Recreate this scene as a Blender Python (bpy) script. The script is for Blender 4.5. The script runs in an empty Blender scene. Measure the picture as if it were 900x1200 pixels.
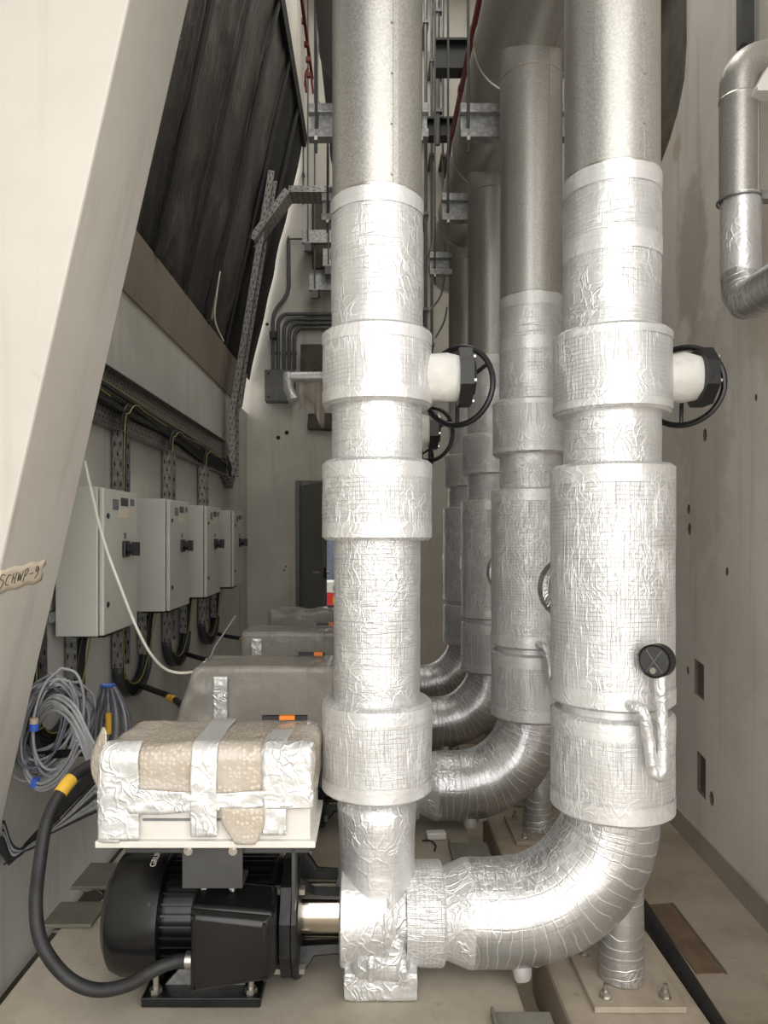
import bpy, bmesh, math, random
from mathutils import Vector, Matrix, noise
random.seed(7)
R = math.radians
scene = bpy.context.scene
C = scene.collection
E = 1.42            # eye height above the floor; all coordinates below are relative to the eye
F = 850.0           # focal length in pixels of the 900x1200 frame
VX, VY = 435.0, 627.0

# ------------------------------------------------------------------ camera, world, lights, exposure
cam_d = bpy.data.cameras.new('camera'); cam = bpy.data.objects.new('camera', cam_d); C.objects.link(cam)
cam.location = (0, 0, E); cam.rotation_euler = (R(90), 0, 0)
cam_d.sensor_fit = 'VERTICAL'; cam_d.sensor_height = 24.0; cam_d.lens = 24.0 * F / 1200
cam_d.shift_x = (450 - VX) / 1200; cam_d.shift_y = (VY - 600) / 1200
cam_d.clip_start = 0.02
scene.camera = cam
w = bpy.data.worlds.new('world'); scene.world = w; w.use_nodes = True
bg = w.node_tree.nodes['Background']; bg.inputs[0].default_value = (1.0, 0.985, 0.96, 1); bg.inputs[1].default_value = 1.7

def area(name, loc, rot, sx, sy, power, col=(1, 1, 1)):
    l = bpy.data.lights.new(name, 'AREA'); l.shape = 'RECTANGLE'; l.size = sx; l.size_y = sy
    l.energy = power; l.color = col
    o = bpy.data.objects.new(name, l); C.objects.link(o)
    o.location = (loc[0], loc[1], loc[2] + E); o.rotation_euler = rot
    return o
# daylight through the big opening behind the photographer
area('daylight_opening', (0.85, -1.7, 1.1), (R(90), 0, R(10)), 5.0, 4.8, 84, (1.0, 0.985, 0.955))
# fill lights added out of view under the ceiling to brighten the back
area('added_ceiling_fill', (0.25, 3.4, 5.6), (0, 0, 0), 0.9, 2.4, 50, (1.0, 0.975, 0.93))
area('added_ceiling_fill_rear', (0.25, 6.3, 5.6), (0, 0, 0), 0.9, 1.8, 20, (1.0, 0.975, 0.93))
vs = scene.view_settings
vs.view_transform = 'Standard'; vs.look = 'None'; vs.gamma = 1.0; vs.use_curve_mapping = False; vs.exposure = 0.36

# ------------------------------------------------------------------ materials
def lin(c):
    c = c / 255.0
    return c / 12.92 if c <= 0.04045 else ((c + 0.055) / 1.055) ** 2.4
def rgb(r, g, b): return (lin(r), lin(g), lin(b), 1)
class NT:
    def __init__(s, name):
        s.m = bpy.data.materials.new(name); s.m.use_nodes = True
        s.t = s.m.node_tree; s.b = s.t.nodes['Principled BSDF']
    def n(s, typ, **kw):
        nd = s.t.nodes.new(typ)
        for k, v in kw.items():
            if k.startswith('i_'):
                key = k[2:]; key = int(key) if key.isdigit() else key.replace('_', ' ')
                s.put(v, nd.inputs[key])
            else: setattr(nd, k, v)
        return nd
    def put(s, v, sock):
        if isinstance(v, bpy.types.NodeSocket): s.t.links.new(v, sock)
        else: sock.default_value = v
    def math(s, op, a, b=None, c=None):
        nd = s.t.nodes.new('ShaderNodeMath'); nd.operation = op
        for i, v in enumerate((a, b, c)):
            if v is not None: s.put(v, nd.inputs[i])
        return nd.outputs[0]
    def mix(s, f, a, b):
        nd = s.t.nodes.new('ShaderNodeMix'); nd.data_type = 'RGBA'
        s.put(f, nd.inputs[0]); s.put(a, nd.inputs[6]); s.put(b, nd.inputs[7]); return nd.outputs[2]
    def ramp(s, f, a, b):
        nd = s.t.nodes.new('ShaderNodeMapRange'); nd.interpolation_type = 'SMOOTHSTEP'
        s.put(f, nd.inputs[0]); nd.inputs[1].default_value = a; nd.inputs[2].default_value = b; return nd.outputs[0]
    def coord(s, kind='Object'):
        return s.n('ShaderNodeTexCoord').outputs[kind]
    def mapping(s, vec, scale=(1, 1, 1), loc=(0, 0, 0), rot=(0, 0, 0)):
        nd = s.n('ShaderNodeMapping'); s.put(vec, nd.inputs[0]); nd.inputs[1].default_value = loc
        nd.inputs[2].default_value = rot; nd.inputs[3].default_value = scale; return nd.outputs[0]
    def noise(s, vec, scale, detail=4, rough=.55, dist=0):
        nd = s.n('ShaderNodeTexNoise'); s.put(vec, nd.inputs['Vector']); nd.inputs['Scale'].default_value = scale
        nd.inputs['Detail'].default_value = detail; nd.inputs['Roughness'].default_value = rough
        nd.inputs['Distortion'].default_value = dist; return nd.outputs[0]
    def voro(s, vec, scale, feature='F1', rnd=1.0):
        nd = s.n('ShaderNodeTexVoronoi'); nd.feature = feature; s.put(vec, nd.inputs['Vector'])
        nd.inputs['Scale'].default_value = scale; nd.inputs['Randomness'].default_value = rnd; return nd.outputs[0]
    def bump(s, h, strength=.3, dist=.01):
        nd = s.n('ShaderNodeBump'); s.put(h, nd.inputs['Height']); nd.inputs['Strength'].default_value = strength
        nd.inputs['Distance'].default_value = dist; s.t.links.new(nd.outputs[0], s.b.inputs['Normal']); return nd
    def set(s, col=None, rough=None, metal=None, **kw):
        if col is not None: s.put(col, s.b.inputs['Base Color'])
        if rough is not None: s.put(rough, s.b.inputs['Roughness'])
        if metal is not None: s.put(metal, s.b.inputs['Metallic'])
        for k, v in kw.items(): s.put(v, s.b.inputs[k.replace('_', ' ')])
        return s.m

def plain(name, col, rough=.5, metal=0.0, var=.12, scale=12, bump=0.0, bscale=60):
    t = NT(name); v = t.coord()
    f = t.noise(v, scale, 4)
    c2 = tuple(x * (1 - var * 2) for x in col[:3]) + (1,)
    t.set(t.mix(t.ramp(f, .35, .7), col, c2), rough, metal)
    if bump: t.bump(t.noise(v, bscale, 4), bump, .004)
    return t.m

def foil_mat(name, tone=.88, grid=.0135, gridamt=.5, crinkle=.55, wraps=0.0, rough=.3, metal=.82, vert=0.0, horiz=0.0):
    """reinforced aluminium foil facing: scrim grid, creases"""
    t = NT(name); uv = t.coord('UV'); ob = t.coord('Object')
    sx = t.n('ShaderNodeSeparateXYZ', i_0=uv)
    warp = t.math('MULTIPLY', t.math('SUBTRACT', t.noise(ob, 14, 3), .5), .012)
    def lines(s, g):
        fr = t.math('FRACT', t.math('DIVIDE', t.math('ADD', s, warp), g))
        d = t.math('ABSOLUTE', t.math('SUBTRACT', fr, .5))
        return t.ramp(d, .36, .5)
    gl = t.math('MAXIMUM', lines(sx.outputs[0], grid), lines(sx.outputs[1], grid))
    patch = t.ramp(t.noise(ob, 5, 2), .38, .62)
    gl = t.math('MULTIPLY', gl, t.math('ADD', .3, t.math('MULTIPLY', patch, .7)))
    dv = t.n('ShaderNodeVectorMath', operation='ADD')
    nz = t.n('ShaderNodeTexNoise'); t.put(ob, nz.inputs['Vector']); nz.inputs['Scale'].default_value = 9
    sc = t.n('ShaderNodeVectorMath', operation='SCALE'); t.put(nz.outputs[1], sc.inputs[0]); sc.inputs['Scale'].default_value = .18
    t.put(ob, dv.inputs[0]); t.put(sc.outputs[0], dv.inputs[1])
    cre = t.voro(dv.outputs[0], 15, 'DISTANCE_TO_EDGE')
    cre2 = t.voro(t.mapping(dv.outputs[0], (1.6, 1.6, .55)), 24, 'DISTANCE_TO_EDGE')
    ridge = t.math('SUBTRACT', 1.0, t.ramp(cre, 0, .10))
    ridge2 = t.math('SUBTRACT', 1.0, t.ramp(cre2, 0, .13))
    rsel = t.math('MULTIPLY', ridge2, t.ramp(t.noise(ob, 4.5, 2), .45, .6))
    h = t.math('ADD', t.math('MULTIPLY', ridge, .14 * crinkle), t.math('MULTIPLY', rsel, .6 * crinkle))
    h = t.math('ADD', h, t.math('MULTIPLY', t.noise(ob, 26, 3, .6, 1.0), .6 * crinkle))
    h = t.math('SUBTRACT', h, t.math('MULTIPLY', gl, .3 * gridamt))
    stk = None
    for amt, sc_ in ((vert, (62, 5, 1)), (horiz, (4.5, 42, 1))):
        if amt:
            nz_ = t.noise(t.mapping(uv, sc_), 1.0, 2, .5, .4)
            k_ = t.math('SUBTRACT', 1.0, t.ramp(t.math('ABSOLUTE', t.math('SUBTRACT', nz_, .5)), .0, .028))
            k_ = t.math('MULTIPLY', t.math('MULTIPLY', k_, t.ramp(t.noise(ob, 5.5, 2), .36, .6)), amt)
            stk = k_ if stk is None else t.math('MAXIMUM', stk, k_)
    if stk is not None: h = t.math('ADD', h, t.math('MULTIPLY', stk, .55))
    if wraps:
        f2 = t.math('FRACT', t.math('ADD', t.math('DIVIDE', sx.outputs[1], .03), t.math('MULTIPLY', t.noise(ob, 5, 3), 2.6)))
        wl = t.math('MULTIPLY', t.ramp(t.math('ABSOLUTE', t.math('SUBTRACT', f2, .5)), .42, .475), t.ramp(t.noise(ob, 7, 2), .3, .5))
        h = t.math('ADD', h, t.math('MULTIPLY', wl, wraps))
    t.bump(h, .75, .0035)
    tn = t.ramp(t.noise(ob, 8, 3), .3, .7)
    c = t.mix(tn, (tone * .86, tone * .86, tone * .85, 1), (tone, tone, tone * .995, 1))
    c = t.mix(t.math('MULTIPLY', gl, .75 * gridamt), c, (tone * .42, tone * .42, tone * .405, 1))
    c = t.mix(t.math('MULTIPLY', rsel, .6), c, (.96, .96, .96, 1))
    if stk is not None: c = t.mix(t.math('MULTIPLY', stk, .8), c, (.98, .98, .98, 1))
    if wraps: c = t.mix(t.math('MULTIPLY', wl, .9), c, (.97, .97, .97, 1))
    r = t.math('ADD', rough - .06, t.math('MULTIPLY', t.noise(ob, 11, 3), .14))
    return t.set(c, r, metal)

M = {}
M['foil'] = foil_mat('foil_facing', .74, .0135, .5, .7, rough=.42, metal=.68, horiz=.9, vert=.35)
M['foil_fine'] = foil_mat('foil_facing_fine_scrim', .74, .0115, .7, .5, rough=.44, metal=.66, vert=.95, horiz=.25)
M['foil_elbow'] = foil_mat('foil_wrapped_elbow', .60, .024, .45, .4, wraps=.3, rough=.33, metal=.84)
M['foil_crumple'] = foil_mat('crumpled_foil', .76, .02, .25, 1.1, rough=.40, metal=.68)
M['foil_tape'] = foil_mat('crumpled_foil_tape', .9, .02, .15, 1.5, rough=.36, metal=.55)
M['tape'] = foil_mat('aluminium_tape', .80, .02, .2, .5, rough=.44, metal=.62)
M['foil_dark'] = foil_mat('foil_old', .42, .013, .5, .5, rough=.26, metal=.92)
def jacket():
    t = NT('aluminium_jacket'); ob = t.coord()
    sp = t.noise(ob, 170, 2, .7); bl = t.noise(ob, 3.0, 3)
    c = t.mix(t.ramp(sp, .3, .7), rgb(170, 168, 163), rgb(196, 194, 189))
    c = t.mix(t.math('MULTIPLY', t.ramp(bl, .4, .7), .35), c, rgb(166, 162, 155))
    t.bump(t.math('ADD', sp, t.math('MULTIPLY', t.noise(ob, 7, 2), 1.5)), .12, .003)
    return t.set(c, t.math('ADD', .3, t.math('MULTIPLY', sp, .2)), .74)
M['jacket'] = jacket()
M['bead'] = plain('bead_metal', rgb(206, 202, 194), .3, .9, .05)
def wall_mat(name, a, b, stain, crack=.5, ov=None):
    t = NT(name); ob = t.coord()
    f = t.ramp(t.noise(ob, 1.3, 5, .6), .36, .68)
    c = t.mix(f, a, b)
    runs = t.noise(t.mapping(ob, (9, 9, .5)), 1.0, 4, .6)
    c = t.mix(t.math('MULTIPLY', t.ramp(runs, .52, .75), .55), c, stain)
    spots = t.ramp(t.noise(ob, 16, 4, .7), .66, .74)
    c = t.mix(t.math('MULTIPLY', spots, .35), c, stain)
    cr = t.voro(t.mapping(ob, (1, 1, 1)), .9, 'DISTANCE_TO_EDGE')
    ln = t.math('SUBTRACT', 1.0, t.ramp(cr, 0, .004))
    c = t.mix(t.math('MULTIPLY', ln, crack), c, stain)
    if ov:
        for (cy, cz, ry, rz, col, amt) in ov:
            sp = t.n('ShaderNodeSeparateXYZ', i_0=ob)
            dy = t.math('DIVIDE', t.math('SUBTRACT', sp.outputs[1], cy), ry)
            dz = t.math('DIVIDE', t.math('SUBTRACT', sp.outputs[2], cz), rz)
            d = t.math('SQRT', t.math('ADD', t.math('MULTIPLY', dy, dy), t.math('MULTIPLY', dz, dz)))
            d = t.math('ADD', d, t.math('MULTIPLY', t.math('SUBTRACT', t.noise(ob, 7, 5, .65), .5), 1.3))
            mk = t.math('SUBTRACT', 1.0, t.ramp(d, .7, 1.15))
            c = t.mix(t.math('MULTIPLY', mk, amt), c, col)
    t.bump(t.math('ADD', t.noise(ob, 30, 5, .65), t.math('MULTIPLY', t.noise(ob, 4, 3), 1.5)), .18, .006)
    return t.set(c, .72, 0)
M['wall_left'] = wall_mat('painted_plaster_left', rgb(206, 205, 198), rgb(188, 187, 179), rgb(158, 154, 144), .15)
M['wall_back'] = wall_mat('painted_plaster_back', rgb(204, 200, 190), rgb(188, 184, 174), rgb(158, 150, 138), .15)
M['wall_right'] = wall_mat('painted_plaster_right', rgb(226, 221, 214), rgb(210, 203, 194), rgb(174, 163, 149), .12,
    ov=[(3.33, 1.28, .19, .38, rgb(176, 163, 150), .7), (3.2, .45, .3, .6, rgb(186, 176, 164), .6),
        (3.52, 1.87, .06, .06, rgb(172, 150, 118), .45), (2.62, .9, .16, .35, rgb(196, 184, 170), .7)])
M['column'] = wall_mat('cream_painted_concrete', rgb(207, 202, 193), rgb(200, 194, 185), rgb(183, 175, 164), .06)
M['ledge'] = wall_mat('taupe_beam', rgb(152, 143, 130), rgb(138, 130, 117), rgb(105, 97, 86), .2)
M['skirt'] = wall_mat('grey_skirting', rgb(170, 163, 152), rgb(150, 142, 130), rgb(120, 110, 96), .4)
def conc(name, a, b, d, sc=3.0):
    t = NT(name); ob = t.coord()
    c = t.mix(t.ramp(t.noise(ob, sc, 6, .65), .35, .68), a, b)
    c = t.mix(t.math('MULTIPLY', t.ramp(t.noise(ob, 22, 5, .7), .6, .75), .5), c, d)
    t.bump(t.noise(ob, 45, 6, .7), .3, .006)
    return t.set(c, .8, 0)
M['floor'] = conc('dusty_concrete_floor', rgb(172, 160, 144), rgb(150, 137, 120), rgb(112, 99, 84))
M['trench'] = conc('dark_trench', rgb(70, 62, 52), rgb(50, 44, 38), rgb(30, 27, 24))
M['base'] = conc('concrete_inertia_base', rgb(172, 164, 150), rgb(152, 143, 128), rgb(118, 108, 93), 2.2)
M['plinth'] = conc('dusty_plinth', rgb(172, 160, 144), rgb(154, 141, 124), rgb(114, 101, 86), 5)
M['bare'] = conc('bare_concrete', rgb(118, 110, 98), rgb(98, 90, 79), rgb(70, 63, 54), 7)
M['rust'] = conc('brown_cover', rgb(122, 102, 82), rgb(104, 84, 66), rgb(66, 52, 42), 9)
def dark_sheet():
    t = NT('black_membrane'); ob = t.coord()
    m = t.mapping(ob, (1.0, 5, .55), (0, 0, 0), (0, R(-12), 0))
    f = t.noise(m, 2.2, 6, .65, 1.2)
    c = t.mix(t.ramp(f, .42, .72), rgb(28, 27, 26), rgb(70, 67, 63))
    c = t.mix(t.math('MULTIPLY', t.ramp(t.noise(ob, 2.2, 4, .6, .6), .5, .7), .6), c, rgb(96, 90, 84))
    t.bump(t.noise(t.mapping(ob, (1, 2.2, 1)), 5, 5, .6, 2.0), .55, .03)
    return t.set(c, .42, 0)
M['membrane'] = dark_sheet()
M['batten'] = plain('dark_batten', rgb(30, 29, 28), .6)
M['shade_trim_black'] = plain('painted_shade_and_trim_black', rgb(9, 9, 9), .8)  # near-black: painted shade on the rear roof sheets, also the dark edge trim
M['wood'] = plain('pale_timber', rgb(186, 170, 146), .7)
def galv(name, a, b, holes=None, metal=.85, slots=False):
    t = NT(name); ob = t.coord(); uv = t.coord('UV')
    c = t.mix(t.ramp(t.voro(ob, 45), .1, .8), a, b)
    rough = .42
    if holes:
        sx = t.n('ShaderNodeSeparateXYZ', i_0=uv)
        gu, gv, hu, hv = holes
        row = t.math('FLOOR', t.math('DIVIDE', sx.outputs[1], gv))
        off = t.math('MULTIPLY', t.math('MODULO', t.math('ABSOLUTE', row), 2.0), .5)
        du = t.math('DIVIDE', t.math('MULTIPLY', t.math('SUBTRACT', t.math('FRACT', t.math('ADD', t.math('DIVIDE', sx.outputs[0], gu), off)), .5), gu), hu)
        dv = t.math('DIVIDE', t.math('MULTIPLY', t.math('SUBTRACT', t.math('FRACT', t.math('DIVIDE', sx.outputs[1], gv)), .5), gv), hv)
        d = t.math('SQRT', t.math('ADD', t.math('MULTIPLY', du, du), t.math('MULTIPLY', dv, dv)))
        mk = t.math('SUBTRACT', 1.0, t.ramp(d, .85, 1.1))
        c = t.mix(mk, c, (.015, .015, .015, 1))
        return t.set(c, rough, t.math('MULTIPLY', t.math('SUBTRACT', 1.0, mk), metal))
    return t.set(c, rough, metal)
M['galv'] = galv('galvanised_steel', rgb(176, 176, 174), rgb(148, 148, 146))
M['tray'] = galv('perforated_galvanised_tray', rgb(158, 157, 153), rgb(132, 131, 128), (.05, .026, .011, .0055))
M['tray_slot'] = galv('slotted_galvanised_tray', rgb(172, 170, 165), rgb(144, 142, 138), (.03, .05, .0042, .013))
M['panel'] = plain('grey_enclosure_paint', rgb(199, 199, 189), .42, 0, .025, 3, .12, 300)
M['black'] = plain('black_plastic', rgb(24, 24, 26), .35, 0, .2)
M['rubber'] = plain('black_cable_sheath', rgb(40, 40, 41), .55, 0, .25, 30)
M['motor'] = plain('black_enamel', rgb(23, 23, 24), .26, 0, .25, 9, .12, 40)
M['castiron'] = plain('black_cast_iron', rgb(26, 26, 27), .42, .1, .3, 20, .3, 60)
M['darkgrey'] = plain('dark_grey_steel', rgb(72, 72, 72), .45, .2, .1)
M['bolt'] = plain('zinc_bolt', rgb(198, 194, 186), .3, .9, .1)
M['stainless'] = plain('stainless_sleeve', rgb(214, 206, 192), .16, 1.0, .05)
M['greycable'] = plain('grey_cable_sheath', rgb(150, 151, 154), .5, 0, .1, 30)
M['bluecable'] = plain('slate_cable_sheath', rgb(86, 88, 100), .5, 0, .15, 30)
M['whitecable'] = plain('white_cable_sheath', rgb(222, 216, 204), .5, 0, .05)
M['yellow'] = plain('yellow_tape', rgb(232, 184, 62), .5, 0, .05)
M['earth'] = plain('green_yellow_wire', rgb(168, 166, 92), .5, 0, .2, 40)
M['blue'] = plain('blue_tie', rgb(52, 92, 190), .5)
M['orange'] = plain('orange_label', rgb(242, 132, 44), .45, 0, .02)
M['white'] = plain('white_paint', rgb(228, 226, 220), .4, 0, .03)
M['offwhite'] = plain('off_white_casing', rgb(222, 218, 210), .4, 0, .04)
M['label'] = plain('grey_label', rgb(120, 121, 122), .5)
M['ink'] = plain('ink', rgb(38, 36, 40), .7)
M['masking'] = plain('masking_tape', rgb(226, 212, 190), .7, 0, .05, 30)
M['redpipe'] = plain('red_sprinkler_pipe', rgb(112, 22, 26), .4)
M['conduit'] = plain('grey_conduit', rgb(100, 102, 102), .45, .3)
M['steel_beam'] = plain('dark_painted_beam', rgb(36, 36, 36), .5, .1)
M['zinc'] = plain('spring_plate', rgb(128, 126, 116), .55, .4, .15, 8, .2)
M['whitewrap'] = plain('white_fabric_wrap', rgb(206, 204, 198), .75, 0, .06, 20, .9, 45)
M['jbox'] = plain('grey_junction_box', rgb(112, 114, 114), .5)
M['rag'] = plain('thin_plastic_sheet', rgb(206, 198, 186), .4, 0, .1, 20, .4, 20)
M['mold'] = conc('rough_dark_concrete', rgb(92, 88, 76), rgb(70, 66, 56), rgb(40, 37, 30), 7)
M['door'] = plain('grey_door_paint', rgb(104, 106, 104), .4, .2, .08)
M['bluewall'] = plain('blue_grey_board', rgb(92, 98, 118), .6)
M['red'] = plain('red_package', rgb(214, 60, 60), .5, 0, .02)
M['yel2'] = plain('bright_yellow_package', rgb(240, 206, 40), .5, 0, .02)
M['dirtywall'] = M['wall_back']
def bubble():
    t = NT('bubble_wrap'); ob = t.coord()
    m = t.mapping(ob, (1, .8, 1))
    v = t.voro(m, 88, 'F1', .62)
    bl = t.noise(ob, 9, 4)
    c = t.mix(t.ramp(v, .15, .6), rgb(208, 198, 184), rgb(182, 170, 154))
    c = t.mix(t.math('MULTIPLY', t.ramp(bl, .45, .65), .5), c, rgb(196, 190, 180))
    h = t.math('SUBTRACT', 1.0, t.ramp(v, .0, .6))
    t.bump(t.math('ADD', h, t.math('MULTIPLY', t.noise(ob, 14, 4, .6, 1.2), 3.5)), .32, .005)
    return t.set(c, .2, 0, Coat_Weight=.4, Coat_Roughness=.1)
M['bubble'] = bubble()
def sheet():
    t = NT('taupe_dust_sheet'); ob = t.coord()
    f = t.noise(ob, 4, 5, .6, .6)
    c = t.mix(t.ramp(f, .35, .7), rgb(172, 167, 158), rgb(148, 143, 134))
    t.bump(t.math('ADD', f, t.math('ADD', t.math('MULTIPLY', t.noise(ob, 13, 3, .5, .8), .3), t.math('MULTIPLY', t.noise(t.mapping(ob, (7, 7, 1.6), (0, 0, 0), (0, R(24), 0)), 2.0, 3, .5, .6), .9))), .34, .03)
    return t.set(c, .32, 0)
M['sheet'] = sheet()

# ------------------------------------------------------------------ mesh builder
ORG = {}
def V(*a): return Vector(a)
class MB:
    def __init__(s): s.v = []; s.f = []; s.uv = []
    def add(s, vs, fs, uvs=None):
        k = len(s.v); s.v += [Vector(p) for p in vs]
        for i, f in enumerate(fs):
            s.f.append([k + j for j in f]); s.uv.append(uvs[i] if uvs else None)
        return s
    def obox(s, c, X, Y, Z, hx, hy, hz):
        c = Vector(c); ax = [Vector(X).normalized() * hx, Vector(Y).normalized() * hy, Vector(Z).normalized() * hz]
        vs = [c + ax[0] * a + ax[1] * b + ax[2] * d for d in (-1, 1) for b in (-1, 1) for a in (-1, 1)]
        fs = [(0, 2, 3, 1), (4, 5, 7, 6), (0, 1, 5, 4), (2, 6, 7, 3), (0, 4, 6, 2), (1, 3, 7, 5)]
        hs = (hx, hy, hz)
        sg = [(a, b, d) for d in (-1, 1) for b in (-1, 1) for a in (-1, 1)]
        pr = [(0, 1), (0, 1), (0, 2), (0, 2), (1, 2), (1, 2)]
        uvs = [[(sg[i][p] * hs[p], sg[i][q] * hs[q]) for i in f] for f, (p, q) in zip(fs, pr)]
        return s.add(vs, fs, uvs)
    def box(s, x0, x1, y0, y1, z0, z1):
        return s.obox(((x0 + x1) / 2, (y0 + y1) / 2, (z0 + z1) / 2), (1, 0, 0), (0, 1, 0), (0, 0, 1), abs(x1 - x0) / 2, abs(y1 - y0) / 2, abs(z1 - z0) / 2)
    def sweep(s, pts, rad, n=24, caps=True, jit=0.0, jf=18.0, closed=False, up=None):
        """round tube through pts; rad number or list; UV in metres"""
        pts = [Vector(p) for p in pts]; m = len(pts)
        rs = rad if isinstance(rad, (list, tuple)) else [rad] * m
        tang = []
        for i in range(m):
            if closed: d = pts[(i + 1) % m] - pts[i - 1]
            else: d = pts[min(i + 1, m - 1)] - pts[max(i - 1, 0)]
            if d.length < 1e-9: d = tang[-1] if tang else Vector((0, 0, 1))
            tang.append(d.normalized())
        a = Vector(up) if up else (Vector((0, 0, 1)) if abs(tang[0].z) < .9 else Vector((1, 0, 0)))
        nrm = (a - tang[0] * a.dot(tang[0])).normalized()
        vs = []; L = [0.0]
        for i in range(m):
            t = tang[i]; nrm = (nrm - t * nrm.dot(t)).normalized(); bi = t.cross(nrm)
            if i: L.append(L[-1] + (pts[i] - pts[i - 1]).length)
            for j in range(n):
                an = 2 * math.pi * j / n
                d = nrm * math.cos(an) + bi * math.sin(an)
                r = rs[i]
                if jit: r += jit * noise.noise((pts[i] + d * r) * jf)
                vs.append(pts[i] + d * r)
        fs = []; uvs = []; rm = max(rs)
        for i in range(m if closed else m - 1):
            i2 = (i + 1) % m; l1 = L[i]; l2 = L[i2] if i2 else L[i] + .01
            if abs(l2 - l1) < 1e-9 or abs(rs[i] - rs[i2]) > abs(l2 - l1): l2 = l1 + abs(rs[i] - rs[i2])
            for j in range(n):
                j2 = (j + 1) % n
                fs.append((i * n + j, i * n + j2, i2 * n + j2, i2 * n + j))
                u0, u1 = 2 * math.pi * rm * j / n, 2 * math.pi * rm * (j + 1) / n
                uvs.append([(u0, l1), (u1, l1), (u1, l2), (u0, l2)])
        if caps and not closed:
            fs.append(tuple(range(n - 1, -1, -1))); uvs.append([(vs[i].x, vs[i].z) for i in range(n - 1, -1, -1)])
            o = (m - 1) * n; fs.append(tuple(range(o, o + n))); uvs.append([(vs[i].x, vs[i].z) for i in range(o, o + n)])
        return s.add(vs, fs, uvs)
    def cyl(s, p0, p1, r, r1=None, n=24, caps=True):
        return s.sweep([p0, p1], [r, r if r1 is None else r1], n, caps)
    def lathe(s, x, y, prof, n=56, jit=0.0, jf=16.0, step=.03):
        """vertical turned shape: prof = [(r, z)...] from top to bottom or bottom to top"""
        pr = []
        for i, (r, z) in enumerate(prof):
            if i and abs(z - prof[i - 1][1]) > step:
                k = int(abs(z - prof[i - 1][1]) / step)
                for q in range(1, k):
                    f = q / k; pr.append((prof[i - 1][0] * (1 - f) + r * f, prof[i - 1][1] * (1 - f) + z * f))
            pr.append((r, z))
        vs = []; fs = []; uvs = []; rm = max(p[0] for p in pr)
        for (r, z) in pr:
            for j in range(n):
                an = 2 * math.pi * j / n; d = Vector((math.cos(an), math.sin(an), 0)); rr = r
                if jit: rr += jit * noise.noise((d * r + Vector((x, y, z))) * jf)
                zz = z + (jit * .6 * noise.noise((d * r + Vector((x, y, z + 5))) * 9) if jit else 0)
                vs.append(Vector((x, y, zz)) + d * rr)
        l = 0
        for i in range(len(pr) - 1):
            dl = math.hypot(pr[i + 1][0] - pr[i][0], pr[i + 1][1] - pr[i][1]); up = pr[i + 1][1] > pr[i][1] or (pr[i+1][1] == pr[i][1] and False)
            for j in range(n):
                j2 = (j + 1) % n; q = (i * n + j, i * n + j2, (i + 1) * n + j2, (i + 1) * n + j)
                u0, u1 = 2 * math.pi * rm * j / n, 2 * math.pi * rm * (j + 1) / n
                fs.append(q); uvs.append([(u0, l), (u1, l), (u1, l + dl), (u0, l + dl)])
            l += dl
        return s.add(vs, fs, uvs)
    def prism(s, poly, d):
        """poly: list of 3-D points of one face; d: extrusion vector"""
        d = Vector(d); k = len(poly); p = [Vector(q) for q in poly]
        vs = p + [q + d for q in p]
        fs = [tuple(range(k - 1, -1, -1)), tuple(range(k, 2 * k))] + [(i, (i + 1) % k, k + (i + 1) % k, k + i) for i in range(k)]
        return s.add(vs, fs)
    def grid(s, fn, nu, nv):
        vs = [Vector(fn(i / nu, j / nv)) for j in range(nv + 1) for i in range(nu + 1)]
        fs = [(j * (nu + 1) + i, j * (nu + 1) + i + 1, (j + 1) * (nu + 1) + i + 1, (j + 1) * (nu + 1) + i) for j in range(nv) for i in range(nu)]
        uvs = [[(vs[q].x + vs[q].y, vs[q].z) for q in f] for f in fs]
        return s.add(vs, fs, uvs)

def link(name, mb, mat, org=(0, 0, 0), smooth=True, angle=35, bevel=0.0, fix=True, solid=0.0, segs=2):
    org = Vector(org)
    me = bpy.data.meshes.new(name)
    me.from_pydata([tuple(v - org) for v in mb.v], [], mb.f)
    uvl = me.uv_layers.new(name='UVMap')
    k = 0; data = []
    for f, u in zip(mb.f, mb.uv):
        for q in range(len(f)):
            if u: data += [u[q][0], u[q][1]]
            else:
                p = mb.v[f[q]]; data += [p.x + p.y, p.z]
    uvl.data.foreach_set('uv', data)
    if fix:
        bm = bmesh.new(); bm.from_mesh(me); bmesh.ops.recalc_face_normals(bm, faces=bm.faces); bm.to_mesh(me); bm.free()
    if smooth:
        me.polygons.foreach_set('use_smooth', [True] * len(me.polygons)); me.set_sharp_from_angle(angle=R(angle))
    me.materials.append(M[mat] if isinstance(mat, str) else mat)
    me.update()
    o = bpy.data.objects.new(name, me); C.objects.link(o)
    if solid:
        md = o.modifiers.new('thickness', 'SOLIDIFY'); md.thickness = solid; md.offset = 0
    if bevel:
        md = o.modifiers.new('bevel', 'BEVEL'); md.width = bevel; md.segments = segs; md.limit_method = 'ANGLE'; md.angle_limit = R(40)
    return o
def thing(name, label, cat, base, group=None):
    o = bpy.data.objects.new(name, None); C.objects.link(o); o.empty_display_size = .05
    o.location = (base[0], base[1], base[2] + E); o['label'] = label; o['category'] = cat
    if group: o['group'] = group
    ORG[o.name] = Vector(base); return o
def part(name, mb, mat, parent, **kw):
    org = ORG[parent.name]
    o = link(name, mb, mat, org, **kw); o.parent = parent; ORG[o.name] = org; return o
def single(name, mb, mat, label, cat, group=None, kind=None, **kw):
    xs = [v.x for v in mb.v]; ys = [v.y for v in mb.v]; zs = [v.z for v in mb.v]
    org = Vector(((min(xs) + max(xs)) / 2, (min(ys) + max(ys)) / 2, min(zs)))
    o = link(name, mb, mat, org, **kw); o.location = (org.x, org.y, org.z + E)
    ORG[o.name] = org
    if label: o['label'] = label
    if cat: o['category'] = cat
    if group: o['group'] = group
    if kind: o['kind'] = kind
    return o
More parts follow.
